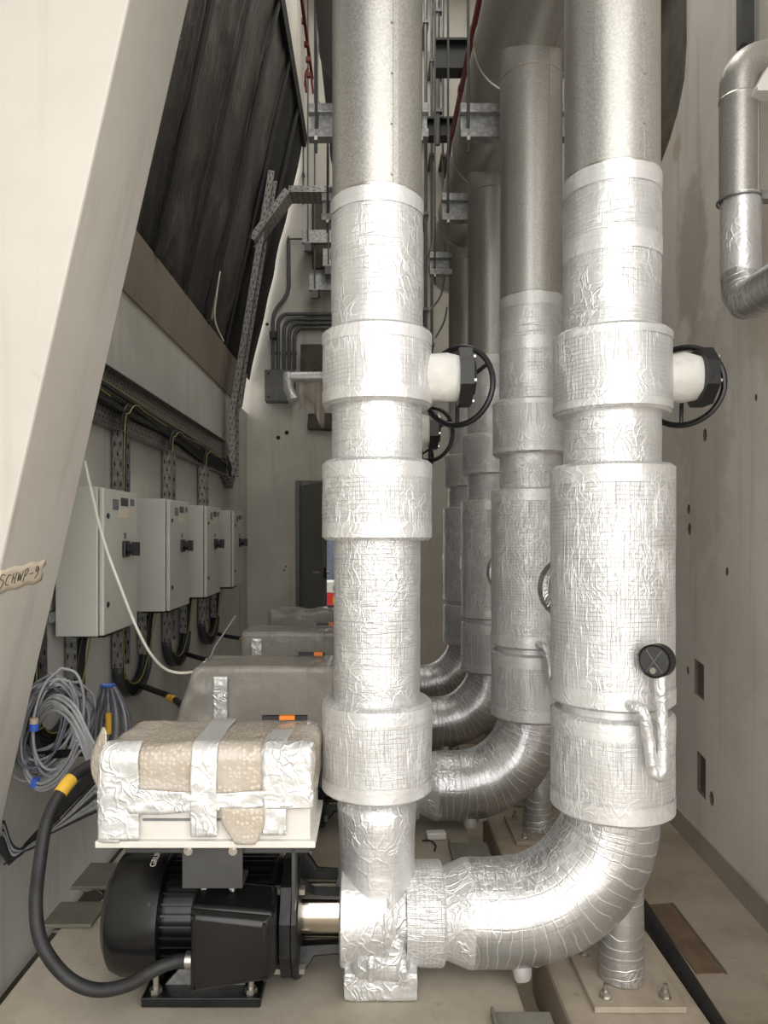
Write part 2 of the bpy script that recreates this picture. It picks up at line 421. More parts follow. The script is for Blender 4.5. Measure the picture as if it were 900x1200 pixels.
def struct(name, mb, mat, label=None, cat=None, **kw):
    o = link(name, mb, mat, (0, 0, 0), **kw); o.location = (0, 0, E); ORG[o.name] = Vector((0, 0, 0))
    o['kind'] = 'structure'
    if label: o['label'] = label
    if cat: o['category'] = cat
    return o
def copy_tree(o, parent=None, dy=0.0, label=None, skip=None):
    c = o.copy(); C.objects.link(c)
    if parent: c.parent = parent
    else: c.location.y += dy
    if label: c['label'] = label
    ORG[c.name] = ORG[o.name] + Vector((0, 0 if parent else dy, 0))
    for ch in list(o.children):
        if skip and ch.name.startswith(skip): continue
        copy_tree(ch, c)
    return c
def px(x, y, d):
    """scene point seen at image pixel (x, y) of the photograph at depth d"""
    return Vector(((x - VX) * d / F, d, (VY - y) * d / F))
def smooth_path(pts, k=8):
    """Catmull-Rom through pts"""
    P = [Vector(p) for p in pts]; P = [P[0] * 2 - P[1]] + P + [P[-1] * 2 - P[-2]]
    out = []
    for i in range(1, len(P) - 2):
        a, b, c, d = P[i - 1], P[i], P[i + 1], P[i + 2]
        for q in range(k):
            t = q / k
            out.append(.5 * ((2 * b) + (c - a) * t + (2 * a - 5 * b + 4 * c - d) * t * t + (3 * b - a - 3 * c + d) * t ** 3))
    out.append(P[-2]); return out
def arc(c, r, a0, a1, n, u, v):
    c = Vector(c); u = Vector(u); v = Vector(v)
    return [c + u * (r * math.cos(a0 + (a1 - a0) * i / n)) + v * (r * math.sin(a0 + (a1 - a0) * i / n)) for i in range(n + 1)]

# ------------------------------------------------------------------ the shell
FL = -1.42; YB = 7.6; CE = 5.9; XL = -1.30
def xr(d): return 1.265 + .062 * d
mb = MB(); mb.box(-.93, 5.0, -3.2, YB + .3, FL - .15, FL)
struct('floor', mb, 'floor', 'dusty brown concrete floor', 'floor', smooth=False)
mb = MB(); mb.box(-1.9, -.93, -3.2, YB + .3, FL - .45, FL - .20)
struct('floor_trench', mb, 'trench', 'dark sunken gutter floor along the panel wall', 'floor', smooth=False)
mb = MB(); mb.box(-1.5, XL, -.6, YB, FL - .3, 1.275)
wl = struct('wall_left', mb, 'wall_left', 'pale plaster wall behind the electrical panels', 'wall', smooth=False)
# taupe beam above the wall
mb = MB(); mb.prism([(XL - .15, -1, 1.275), (XL + .012, -1, 1.275), (-1.238, -1, 1.61), (-1.45, -1, 1.61)], (0, 8.25, 0))
struct('trim_1', mb, 'ledge', 'taupe beam between plaster wall and black sloping roof', 'beam', smooth=False, bevel=.004)
# black sloping roof of lapped sheets
K = .222; T0 = Vector((-1.25, 0, 1.61)); TZ = 4.09; TX = -.70
roof = thing('sloping_roof', 'black membrane sheets on the sloping roof above the taupe beam', 'roof', (-1.25, 4, 1.61)); roof['kind'] = 'structure'
sl = Vector((TX + 1.25, 0, TZ - 1.61)); nr = Vector((sl.z, 0, -sl.x)).normalized()
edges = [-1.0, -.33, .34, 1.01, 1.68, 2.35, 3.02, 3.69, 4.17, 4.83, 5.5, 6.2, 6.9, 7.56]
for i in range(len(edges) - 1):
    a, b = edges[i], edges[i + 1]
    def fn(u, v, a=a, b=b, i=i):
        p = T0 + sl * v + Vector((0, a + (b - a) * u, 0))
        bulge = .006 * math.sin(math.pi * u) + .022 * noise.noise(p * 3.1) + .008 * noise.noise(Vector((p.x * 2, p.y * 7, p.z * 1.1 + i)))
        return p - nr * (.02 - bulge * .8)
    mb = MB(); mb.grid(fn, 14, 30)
    part('sheet', mb, 'membrane' if b < 6.3 else 'shade_trim_black', roof, solid=.012, fix=False)  # rearmost sheets: lack of light put into the colour
for i, a in enumerate(edges[1:-1]):
    mb = MB(); p0 = T0 + V(0, a, 0) + nr * .012; p1 = p0 + sl
    mb.obox((p0 + p1) / 2, (0, 1, 0), nr, sl, .03 if i % 2 else .018, .008, sl.length / 2)
    part('batten', mb, 'batten', roof, smooth=False)
mb = MB(); mb.obox(V(TX + .008, 3.28, TZ), (0, 1, 0), nr, sl, 4.28, .02, .045)
part('edge_trim', mb, 'shade_trim_black', roof, smooth=False)
mb = MB(); mb.box(TX - .2, TX, -1, YB, TZ - .02, CE)
struct('wall_upper_left', mb, 'wall_back', 'pale wall rising above the black sloping roof', 'wall', smooth=False)
mb = MB(); mb.box(-1.9, 2.2, -3.2, YB + .2, CE, CE + .15)
struct('ceiling', mb, 'wall_back', 'high plain ceiling', 'ceiling', smooth=False)
def cut(o, cutters):
    for c in cutters:
        md = o.modifiers.new('cut', 'BOOLEAN'); md.operation = 'DIFFERENCE'; md.object = c; md.solver = 'EXACT'; md.material_mode = 'TRANSFER'
    dg = bpy.context.evaluated_depsgraph_get(); dg.update()
    me = bpy.data.meshes.new_from_object(o.evaluated_get(dg)); o.modifiers.clear(); o.data = me
    for c in cutters: bpy.data.objects.remove(c)
# right wall, with recesses
mb = MB()
mb.prism([(xr(.5), .5, FL - .1), (xr(YB), YB, FL - .1), (xr(YB) + .3, YB, FL - .1), (xr(.5) + .3, .5, FL - .1)], (0, 0, CE - FL + .2))
wr = struct('wall_right', mb, 'wall_right', 'stained patched plaster wall on the side of the tall risers', 'wall', smooth=False)
cs = []
def wcut(poly, depth):
    """poly: (d, z) points on the right wall"""
    m = MB(); m.prism([(xr(d) - .05, d, z) for d, z in poly], (depth + .05, 0, 0))
    c = link('cutter', m, 'bare', smooth=False); c.location = (0, 0, E); cs.append(c)
wcut([(3.40, 3.1), (3.39, 2.3), (3.42, 2.15), (3.5, 2.05), (3.62, 1.97), (3.8, 1.9), (4.2, 1.9), (4.2, 3.1)], .12)
for (x, y0, y1, ww) in ((819.5, 777, 815, 11), (822, 886, 930, 10)):
    d = 1.265 / ((x - VX) / F - .062); dw = 1.265 / ((x + ww / 2 - VX) / F - .062); dn = 1.265 / ((x - ww / 2 - VX) / F - .062)
    wcut([(dw, (VY - y0) * d / F), (dn, (VY - y0 + 3) * d / F), (dn, (VY - y1) * d / F), (dw, (VY - y1 - 3) * d / F)], .016)
for (x, y, r) in ((826, 510, 4.5), (807, 597, 3.5), (808, 620, 4), (852, 670, 3), (806, 786, 3), (834, 936, 5), (886, 466, 2.5)):
    d = 1.265 / ((x - VX) / F - .062); rr = r * d / F
    wcut([(d + rr * 1.3 * math.cos(a), (VY - y) * d / F + rr * 1.8 * math.sin(a)) for a in [k * math.pi / 4 for k in range(8)]], .02)
cut(wr, cs)
# dark infill at the bottom of the recess and patch fillers
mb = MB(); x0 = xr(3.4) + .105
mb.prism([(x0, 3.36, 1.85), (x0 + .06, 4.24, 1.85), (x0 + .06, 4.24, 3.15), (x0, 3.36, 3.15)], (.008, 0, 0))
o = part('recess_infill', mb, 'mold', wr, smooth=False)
mb = MB(); mb.prism([(xr(.5), .5, FL), (xr(YB), YB, FL), (xr(YB) - .012, YB, FL), (xr(.5) - .012, .5, FL)], (0, 0, .105))
struct('baseboard_right', mb, 'skirt', 'grey cement skirting along the stained wall', 'skirting', smooth=False)
# back wall with door opening
DX0, DX1, DZ1 = -.79, .16, .57
mb = MB(); mb.box(-1.5, 2.2, YB, YB + .2, FL - .3, CE)
wb = struct('wall_back', mb, 'wall_back', 'pale stained end wall with the doorway', 'wall', smooth=False)
m = MB(); m.box(DX0, DX1, YB - .1, YB + .4, FL + .001, DZ1); c1 = link('cutter', m, 'wall_back', smooth=False); c1.location = (0, 0, E)
cc = [c1]
for (x, y, r) in ((336, 507, 2.6), (326, 513, 2.4), (313, 380, 2), (320, 373, 2), (333, 668, 1.2), (335, 664, 1)):
    p = px(x, y, YB); rr = r * YB / F
    m = MB(); m.cyl((p.x, YB - .05, p.z), (p.x, YB + .03, p.z), rr, n=10); c1 = link('cutter', m, 'mold', smooth=False); c1.location = (0, 0, E); cc.append(c1)
cut(wb, cc)
# door: frame and leaf standing open
d1 = thing('door_1', 'grey steel door standing open in the end wall', 'door', (DX0, YB, FL)); d1['kind'] = 'structure'
mb = MB(); mb.box(DX0, DX0 + .05, YB - .03, YB + .2, FL, DZ1); mb.box(DX1 - .05, DX1, YB - .03, YB + .2, FL, DZ1); mb.box(DX0 + .05, DX1 - .05, YB - .03, YB + .2, DZ1 - .05, DZ1)
part('door_frame', mb, 'door', d1, smooth=False, bevel=.004)
mb = MB(); th = R(67); a = V(math.cos(th), -math.sin(th), 0) ; b = V(math.sin(th), math.cos(th), 0)
ctr = V(DX0 + .06, YB - .03, 0) + a * .37 + V(0, 0, (FL + .02 + DZ1 - .06) / 2)
mb.obox(ctr, a, b, (0, 0, 1), .37, .022, (DZ1 - .08 - FL) / 2)
leaf = part('door_leaf', mb, 'door', d1, smooth=False, bevel=.003)
mb = MB(); hp = V(DX0 + .06, YB - .03, -.36) + a * .68
for s in (1, -1):
    mb.cyl(hp, hp + b * .06 * s, .012, n=12); mb.sweep([hp + b * .055 * s, hp + b * .06 * s - a * .1], .009, 8)
part('lever_handle', mb, 'bolt', leaf)
mb = MB(); mb.obox(hp + a * .065, b, a, (0, 0, 1), .012, .003, .05)
part('lock_plate', mb, 'black', leaf, smooth=False)
mb = MB()
for z in (.42, -.3): mb.cyl(V(DX0 + .055, YB - .04, z), V(DX0 + .055, YB - .04, z + .1), .012, n=10)
part('hinge', mb, 'black', leaf)
mb = MB(); mb.obox(V(DX0 + .06, YB - .03, -.4) + a * .10 + b * .024, a, b, (0, 0, 1), .03, .003, .9); part('kick_strip', mb, 'stainless', leaf, smooth=False)
# beyond the doorway
mb = MB(); mb.box(-1.6, 1.2, YB + .2, 10.6, FL - .1, FL); struct('floor_outside', mb, 'floor', 'concrete outside the doorway', 'floor', smooth=False)
mb = MB(); mb.box(-.75, 1.0, 9.3, 9.36, FL, .25)
p = single('site_hoarding', mb, 'bluewall', 'blue-grey hoarding seen through the open doorway', 'hoarding', smooth=False, bevel=.004)
for i, (z0, z1, m_, n_) in enumerate(((FL, -1.02, 'white', 'white carton at the bottom of the stack outside the doorway'), (-1.02, -.84, 'bluewall', 'grey blue carton in the stack outside the doorway'), (-.84, -.68, 'red', 'red carton with yellow label outside the doorway'), (-.68, -.55, 'white', 'white carton topping the stack outside the doorway'))):
    t = thing('carton', n_, 'box', (-.45, 8.75, z0), 'cartons stacked outside the doorway')
    mb = MB(); mb.box(-.62, -.30 + .02 * i, 8.55, 8.95, z0, z1 - .004); part('carton_body', mb, m_, t, smooth=False, bevel=.004)
    mb = MB(); mb.box(-.45, -.36, 8.545, 8.552, z0 + .03, z1 - .05); part('carton_label', mb, 'yel2' if i == 2 else 'label', t, smooth=False)
# concrete column
k2 = .2277; CX0 = -.984; YF, YK = 1.96, 2.35
def cx(z): return CX0 + k2 * z
mb = MB(); z0, z1 = FL - .3, 3.1
mb.prism([(cx(z0), YF, z0), (cx(z1), YF, z1), (cx(z1) - .95, YF, z1), (cx(z0) - .95, YF, z0)], (0, YK - YF, 0))
col = single('leaning_column', mb, 'column', 'thick cream concrete column leaning over the first grey panel', 'column', smooth=False, bevel=.008)
col['kind'] = 'structure'
# handwritten masking tape on the column
fn_ = V(1, 0, -k2).normalized()
tp = thing('masking_tape_label', 'strip of masking tape with handwritten pump number on leaning column', 'label', (cx(-.13), 2.1, -.16))
def colpt(d, z, off): return V(cx(z), d, z) + fn_ * off
def tz(d): return -.128 + .075 * (d - 1.97)
mb = MB()
def tf(u, v):
    d = YF + .002 + .265 * u; z = tz(d) + .034 * (1 - 2 * v) - .003 * math.sin(u * 17)
    if u > .96: d += .012 * math.sin(v * 9)
    return colpt(d, z, .0016)
mb.grid(tf, 20, 4); part('tape_strip', mb, 'masking', tp, fix=False, solid=.0008)
STR = {'S': [[(.9, .95), (.1, 1), (.05, .6), (.6, .55), (.8, .25), (.4, -.1), (-.1, -.25)]],
       'C': [[(.9, .8), (.4, .85), (.05, .45), (.15, .05), (.7, .05)]],
       'H': [[(.15, .85), (.1, .05)], [(.1, .42), (.75, .5)], [(.8, .95), (.7, .0)]],
       'W': [[(0, .85), (.15, .1), (.45, .7), (.65, .1), (1, .95)]],
       'P': [[(.25, .9), (.1, -.15)], [(.05, .85), (.6, 1.05), (.8, .75), (.5, .45), (.2, .4)]],
       '-': [[(.1, .45), (.9, .5)]],
       '9': [[(.8, .85), (.4, 1.0), (.1, .75), (.4, .55), (.8, .85), (.75, .3), (.3, -.05)]]}
mb = MB(); d = 1.972
for ch in 'SCHWP-9':
    for st in STR[ch]:
        pts = smooth_path([colpt(d + .026 * x, tz(d) - .014 + .034 * y, .003) for x, y in st], 4)
        mb.sweep(pts, .0011, 5)
    d += .033
part('handwriting', mb, 'ink', tp)

# ------------------------------------------------------------------ pump bases, plinths
def cornerbracket(t, x0, x1, y0, y1, z):
    mb = MB(); mb.box(x0, x1, y0, y1, z, z + .012); mb.box(x0, x0 + .008, y0, y1, z + .012, z + .026) if x0 > 0 else mb.box(x0, x1, y1 - .008, y1, z - .05, z)
    b = part('spring_bracket', mb, 'zinc', t, smooth=False, bevel=.002)
    cxm = (x0 + x1) / 2 + (-.03 if x0 < 0 else .03); cym = (y0 + y1) / 2
    pts = []
    for q in range(73):
        an = q / 12 * 2 * math.pi; pts.append((cxm + .035 * math.cos(an), cym + .035 * math.sin(an), FL - .2 + .02 + (z - FL + .17) * q / 72))
    if x0 < 0:
        mb = MB(); mb.sweep(pts, .006, 6); part('coil_spring', mb, 'bolt', b)
ORD = ['beside the leaning column', 'second from the leaning column', 'third from the leaning column', 'last in line, by the doorway']
base0 = thing('inertia_base', 'wide concrete pump base ' + ORD[0], 'pump base', (-.28, 1.97, FL), 'concrete pump bases')
mb = MB(); mb.box(-.955, .39, 1.60, 2.34, FL, -1.205); part('base_slab', mb, 'base', base0, smooth=False, bevel=.008)
cornerbracket(base0, -1.01, -.857, 2.22, 2.36, -1.204)
cornerbracket(base0, -1.02, -.872, 1.46, 1.64, -1.204)
cornerbracket(base0, .298, .447, 1.64, 1.815, -1.204)
for i in (1, 2, 3): copy_tree(base0, None, i * 1.0, 'wide concrete pump base ' + ORD[i])
pl0 = thing('concrete_plinth', '', 'plinth', (.68, 2.0, FL), 'plinths under the tall risers')
pl0['label'] = 'rough concrete plinth under the riser ' + ORD[0]
mb = MB(); mb.box(.50, .855, 1.78, 2.26, FL, -1.225); part('plinth_block', mb, 'plinth', pl0, smooth=False, bevel=.012)
for i in (1, 2, 3): copy_tree(pl0, None, i * 1.0, 'rough concrete plinth under the riser ' + ORD[i])

# ------------------------------------------------------------------ risers
D0 = 1.985
RX, LX = .658, .016
def tapeband(parent, x, y, r, z0, z1, mat='tape'):
    mb = MB(); mb.lathe(x, y, [(r + .0012, z0), (r + .0012, z1)], 56, .0012, 20)
    part('tape_band', mb, mat, parent)
def collar(t, name, x, y, r, z0, z1, mat='foil_fine', band=.032):
    mb = MB(); ch = .008
    mb.lathe(x, y, [(r - .055, z1 - .002), (r - ch, z1), (r, z1 - ch), (r, z0 + ch), (r - ch, z0), (r - .055, z0 + .002)], 56, .0022, 13)
    o = part(name, mb, mat, t)
    tapeband(o, x, y, r, z1 - ch - band, z1 - ch); tapeband(o, x, y, r, z0 + ch, z0 + ch + band)
    return o
def wrapsec(t, x, y, r, z0, z1, mat='foil', jit=.0022):
    mb = MB(); mb.lathe(x, y, [(r, z1), (r, z0)], 56, jit, 15); return part('foil_section', mb, mat, t)
def seamjacket(t, x, y, r, z0, z1, sang):
    mb = MB(); mb.lathe(x, y, [(r, z1), (r, z0)], 56, 0, 1, 5); o = part('metal_jacket', mb, 'jacket', t)
    mb = MB(); a = R(sang); p = V(x + (r + .0005) * math.cos(a), y + (r + .0005) * math.sin(a), 0)
    mb.obox(p + V(0, 0, (z0 + z1) / 2), (math.cos(a), math.sin(a), 0), (-math.sin(a), math.cos(a), 0), (0, 0, 1), .0018, .007, (z1 - z0) / 2)
    part('lap_seam', mb, 'jacket', o, smooth=False)
    mb = MB()
    z = z1 - .03
    while z > z0 + .02:
        q = p + V(.009 * math.sin(a), -.009 * math.cos(a), z); mb.cyl(q, q + V(math.cos(a), math.sin(a), 0) * .004, .0035, .002, n=8); z -= .13
    part('rivet', mb, 'bead', o)
    for z in (z0, z1 - .135):
        mb = MB(); mb.lathe(x, y, [(r, z - .005), (r + .0035, z - .002), (r + .0035, z + .002), (r, z + .005)], 56)
        part('bead_ring', mb, 'bead', o)
    return o
def valve(t, x, y, z, r, yaw):
    """gear-operated valve: wrapped stub to +x, hexagonal gearbox, hand wheel behind"""
    mb = MB(); x0 = x + r * .8; x1 = x + r + .072
    mb.sweep([(x0, y, z), (x0 + .04, y, z), (x0 + .07, y, z), (x1, y, z)], [.066, .064, .067, .062], 28, True, .006, 30); part('valve_stub', mb, 'whitewrap', t)
    g = MB(); g.sweep([(x1, y, z), (x1 + .035, y, z)], .082, 8, up=(0, .38, .92))
    g.sweep([(x1 + .035, y, z), (x1 + .045, y, z)], [.06, .05], 8, up=(0, .38, .92))
    gb = part('gearbox', g, 'castiron', t, angle=25)
    for k in range(6):
        mb = MB(); an = k * math.pi / 3 + .3; q = V(x1 + .033, y + .068 * math.cos(an), z + .068 * math.sin(an)); mb.cyl(q, q + V(.009, 0, 0), .006, n=6)
        part('gearbox_bolt', mb, 'bolt', gb)
    # wheel
    ax = V(math.sin(yaw), math.cos(yaw), 0); u = V(math.cos(yaw), -math.sin(yaw), 0); up = V(0, 0, 1)
    c = V(x1 + .014, y + .115, z)
    mb = MB(); mb.sweep(arc(c, .112, 0, 2 * math.pi, 40, u, up)[:-1], .0085, 8, False, closed=True)
    wh = part('hand_wheel', mb, 'black', t)
    for k in range(3):
        an = k * 2 * math.pi / 3 + .5; mb = MB(); mb.cyl(c, c + (u * math.cos(an) + up * math.sin(an)) * .11, .006, n=8); part('spoke', mb, 'black', wh)
    mb = MB(); mb.cyl(c - ax * .11, c + ax * .012, .013, n=12); part('wheel_shaft', mb, 'black', wh)

def left_riser():
    t = thing('suction_riser', 'foil-wrapped vertical pipe standing on the pump ' + ORD[0], 'pipe', (LX, D0, -1.205), 'vertical pipes standing on the pumps')
    x, y = LX, D0
    seamjacket(t, x, y, .1225, .905, 2.0, -68)
    wrapsec(t, x, y, .1255, .535, .905, 'foil')
    tapeband(t, x, y, .126, .86, .90)
    collar(t, 'valve_jacket', x, y, .149, .345, .55)
    wrapsec(t, x, y, .123, .19, .35)
    collar(t, 'flange_jacket', x, y, .149, -.014, .2, 'foil_fine', .04)
    wrapsec(t, x, y, .118, -.45, -.01, 'foil')
    collar(t, 'lower_flange_jacket', x, y, .150, -.692, -.445, 'foil_fine', .035)
    mb = MB(); mb.lathe(x, y, [(.10, -.66), (.095, -.715), (.108, -.735), (.104, -.80), (.104, -.9), (.112, -.96)], 48, .003, 22)
    part('neck_wrap', mb, 'foil_crumple', t)
    valve(t, x, y, .43, .149, R(36))
    return t
lr0 = left_riser()
def right_riser():
    t = thing('discharge_riser', 'tall foil-wrapped riser curving into the pump ' + ORD[0], 'pipe', (RX, D0, -1.17), 'tall risers with foil-wrapped elbows')
    x, y = RX, D0
    seamjacket(t, x, y, .1255, .965, 2.0, -65)
    wrapsec(t, x, y, .1285, .535, .965, 'foil_crumple' if False else 'foil', .003)
    tapeband(t, x, y, .129, .915, .962); tapeband(t, x, y, .129, .74, .79)
    collar(t, 'valve_jacket', x, y, .156, .325, .545, 'foil_fine', .02)
    wrapsec(t, x, y, .128, .18, .33)
    collar(t, 'strainer_jacket', x, y, .1625, -.452, .188, 'foil_fine', .045)
    wrapsec(t, x, y, .138, -.475, -.445, 'tape')
    collar(t, 'lower_flange_jacket', x, y, .162, -.742, -.472, 'foil_fine', .045)
    # elbow
    zc, br = -1.03, .30
    pts = [(x, y, -.70), (x, y, -.72)] + arc((x - br, y, zc + br), br, 0, -math.pi / 2, 26, (1, 0, 0), (0, 0, 1))
    pts += [(x - br - .04, y, zc), (x - br - .09, y, zc)]
    rad = [.127 + .011 * min(1, i / 14) for i in range(len(pts))]
    mb = MB(); mb.sweep(pts, rad, 56, False, .003, 16, up=(0, 1, 0)); part('elbow', mb, 'foil_elbow', t)
    xa = x - br - .09
    mb = MB(); mb.sweep([(xa, y, zc), (xa - .012, y, zc), (xa - .06, y, zc), (xa - .075, y, zc)], [.138, .137, .118, .114], 48, False, .004, 24, up=(0, 1, 0)); part('reducer_wrap', mb, 'foil_crumple', t)
    mb = MB(); q = x - .30 - .165
    mb.sweep([(q + .012, y, zc), (q, y, zc), (q - .006, y, zc), (q - .062, y, zc), (q - .1, y, zc)], [.09, .128, .132, .132, .125], 48, False, .003, 20, up=(0, 1, 0)); part('suction_flange_wrap', mb, 'foil_fine', t)
    # capped branch on the far side
    dr = V(-.15, .99, 0).normalized(); c = V(x, y, -.165)
    mb = MB(); mb.sweep([c + dr * .1, c + dr * .24, c + dr * .245, c + dr * .285, c + dr * .29], [.085, .085, .1, .1, .09], 36, True, .0015, 22)
    part('strainer_cap', mb, 'foil_dark', t)
    # gauge and siphon
    gp = V(.712, 1.79, -.308)
    mb = MB(); mb.sweep(smooth_path([(.648, 1.845, -.43), (.655, 1.8, -.425), (.672, 1.79, -.44), (.685, 1.785, -.52), (.693, 1.783, -.575), (.705, 1.783, -.592), (.716, 1.784, -.57), (.717, 1.788, -.5), (.716, 1.79, -.42), (.714, 1.79, -.345)], 6), .0145, 14, True, .003, 60)
    part('siphon_wrap', mb, 'foil_crumple', t)
    n = V(-.72, -.69, 0).normalized(); mb = MB()
    mb.sweep([gp + n * .0, gp + n * .03], .041, 36, up=(0, 0, 1)); g = part('pressure_gauge', mb, 'black', t)
    mb = MB(); mb.sweep([gp + n * .0301, gp + n * .032], [.036, .035], 36, up=(0, 0, 1)); part('gauge_face', mb, 'darkgrey', g)
    mb = MB(); mb.sweep([gp + n * .032, gp + n * .0345], [.0375, .041], 36, False, up=(0, 0, 1)); part('gauge_rim', mb, 'black', g)
    uu = n.cross(V(0, 0, 1)); mb = MB()
    for an in (.95, 2.2, 4.0, 5.3):
        dd = uu * math.cos(an) + V(0, 0, 1) * math.sin(an); mb.sweep([gp + n * .033, gp + n * .033 + dd * .033], .0011, 5)
    part('gauge_mark', mb, 'label', g)
    mb = MB(); mb.cyl(gp + n * .03 + V(0, 0, -.022), gp + n * .038 + V(0, 0, -.022), .008, n=12); part('gauge_needle_hub', mb, 'bolt', g)
    # wrapped drain plugs below
    for (xx, yy) in ((.40, 1.93), (.455, 2.0)):
        mb = MB(); mb.sweep([(xx, yy, zc - .1), (xx, yy, zc - .13), (xx + .004, yy, zc - .148), (xx + .004, yy, zc - .152)], [.024, .026, .022, .01], 16, True, .005, 50); part('drain_plug_wrap', mb, 'foil_crumple', t)
    valve(t, x, y, .43, .156, R(36))
    return t
rr0 = right_riser()
def support():
    t = thing('pipe_support', 'foil-wrapped stub post on bolted plate under the elbow ' + ORD[0], 'pipe support', (.69, 1.99, -1.225), 'stub posts carrying the elbows')
    mb = MB(); mb.box(.572, .808, 1.855, 2.13, -1.224, -1.208); pl = part('base_plate', mb, 'plinth', t, smooth=False, bevel=.002)
    mb = MB(); mb.lathe(.684, D0, [(.058, -.90), (.059, -1.1), (.060, -1.205), (.05, -1.2075)], 36, .002, 26, .02); part('post', mb, 'foil_elbow', t)
    for (xx, yy) in ((.612, 1.895), (.768, 1.895), (.612, 2.09), (.768, 2.09)):
        mb = MB(); mb.cyl((xx, yy, -1.208), (xx, yy, -1.204), .016, n=16); mb.cyl((xx, yy, -1.204), (xx, yy, -1.19), .012, n=6); mb.cyl((xx, yy, -1.19), (xx, yy, -1.172), .006, n=10)
        part('anchor_bolt', mb, 'bolt', pl, angle=25)
    return t
su0 = support()
for i in (1, 2, 3):
    copy_tree(lr0, None, i * 1.0, 'foil-wrapped vertical pipe standing on the pump ' + ORD[i])
    copy_tree(rr0, None, i * 1.0, 'tall foil-wrapped riser curving into the pump ' + ORD[i], 'pressure_gauge')
    copy_tree(su0, None, i * 1.0, 'foil-wrapped stub post on bolted plate under the elbow ' + ORD[i])
# overhead headers
def header(x, lab):
    t = thing('header_pipe', lab, 'pipe', (x, 3.5, 1.93), None)
    ys = [1.0, 2.0, 3.18, 4.05, 4.9, 5.75]
    for a, b in zip(ys[:-1], ys[1:]):
        mb = MB(); mb.sweep([(x, a, 2.145), (x, b, 2.145)], .214, 56, False); s = part('header_section', mb, 'jacket', t)
        mb = MB(); mb.sweep([(x, b - .008, 2.145), (x, b - .004, 2.145), (x, b + .004, 2.145), (x, b + .008, 2.145)], [.214, .219, .219, .214], 56, False); part('bead_ring', mb, 'bead', s)
        mb = MB(); an = R(-72); q = V(x + .215 * math.cos(an), 0, 2.145 + .215 * math.sin(an)); mb.obox(q + V(0, (a + b) / 2, 0), (math.cos(an), 0, math.sin(an)), (-math.sin(an), 0, math.cos(an)), (0, 1, 0), .002, .006, (b - a) / 2); part('lap_seam', mb, 'jacket', s, smooth=False)
    mb = MB(); mb.sweep([(x, 5.75, 2.145), (x, 5.86, 2.145), (x, 5.862, 2.145), (x, 5.93, 2.145), (x, 5.931, 2.145)], [.2, .2, .15, .15, .02], 48, True); part('end_cap', mb, 'white', t)
    return t
header(.665, 'large bare metal header above the tall curved risers')
header(-.012, 'large bare metal header above the vertical pump pipes')
# trapeze hangers below the headers
GH = 'trapeze hangers under the overhead headers'
for k, d in enumerate((3.25, 4.1, 4.95)):
    for (x, nm) in ((-.012, 'vertical pump pipes'), (.665, 'curved risers')):
        nth = ('nearest the leaning column', 'midway to the end wall', 'nearest the end wall')[k]
        t = thing('trapeze_hanger', 'galvanised trapeze under header of the %s, %s' % (nm, nth), 'pipe hanger', (x, d, 1.78), GH)
        h = .268
        mb = MB(); mb.box(x - h, x + h, d - .02, d + .02, 1.885, 1.925); part('top_channel', mb, 'galv', t, smooth=False, bevel=.002)
        mb = MB(); mb.box(x - h + .005, x + h - .005, d + .012, d + .02, 1.805, 1.885); part('web', mb, 'galv', t, smooth=False)
        mb = MB(); mb.box(x - h, x + h, d - .03, d + .03, 1.77, 1.805); part('bottom_channel', mb, 'galv', t, smooth=False, bevel=.002)
        for s in (-1, 1):
            mb = MB(); mb.cyl((x + s * (h - .035), d - .024, 1.70), (x + s * (h - .035), d - .024, CE), .0065, n=8); rd = part('threaded_rod', mb, 'conduit', t)
            mb = MB(); mb.cyl((x + s * (h - .035), d - .024, 1.752), (x + s * (h - .035), d - .024, 1.77), .014, n=6); part('nut', mb, 'bolt', rd)

# ------------------------------------------------------------------ pumps
ZA = -1.025
def rbox(p, lo, hi, r, off=0.0):
    q = Vector([min(max(p[i], lo[i] + r), hi[i] - r) for i in range(3)]); d = Vector(p) - q
    return q + d.normalized() * (r + off) if d.length > 1e-9 else Vector(p)
def softbox(mb, lo, hi, r, n, amp=0.0, freq=6.0, off=0.0, bottom=True):
    lo = Vector(lo); hi = Vector(hi)
    bm = bmesh.new(); bmesh.ops.create_cube(bm, size=2.0); bmesh.ops.subdivide_edges(bm, edges=bm.edges, cuts=n, use_grid_fill=True)
    c = (lo + hi) / 2; h = (hi - lo) / 2; vs = []
    for v in bm.verts:
        s = [math.copysign(abs(a) ** .8, a) for a in v.co]
        p = V(c.x + h.x * s[0], c.y + h.y * s[1], c.z + h.z * s[2]); q = rbox(p, lo, hi, r, off)
        if amp:
            nn = (q - c); nn = V(nn.x / h.x, nn.y / h.y, nn.z / h.z).normalized()
            q = q + nn * amp * (noise.noise(q * freq) + .5 * noise.noise(q * freq * 2.3))
        vs.append(q)
    bm.verts.index_update(); fs = [[v.index for v in f.verts] for f in bm.faces]; bm.free()
    return mb.add(vs, fs)
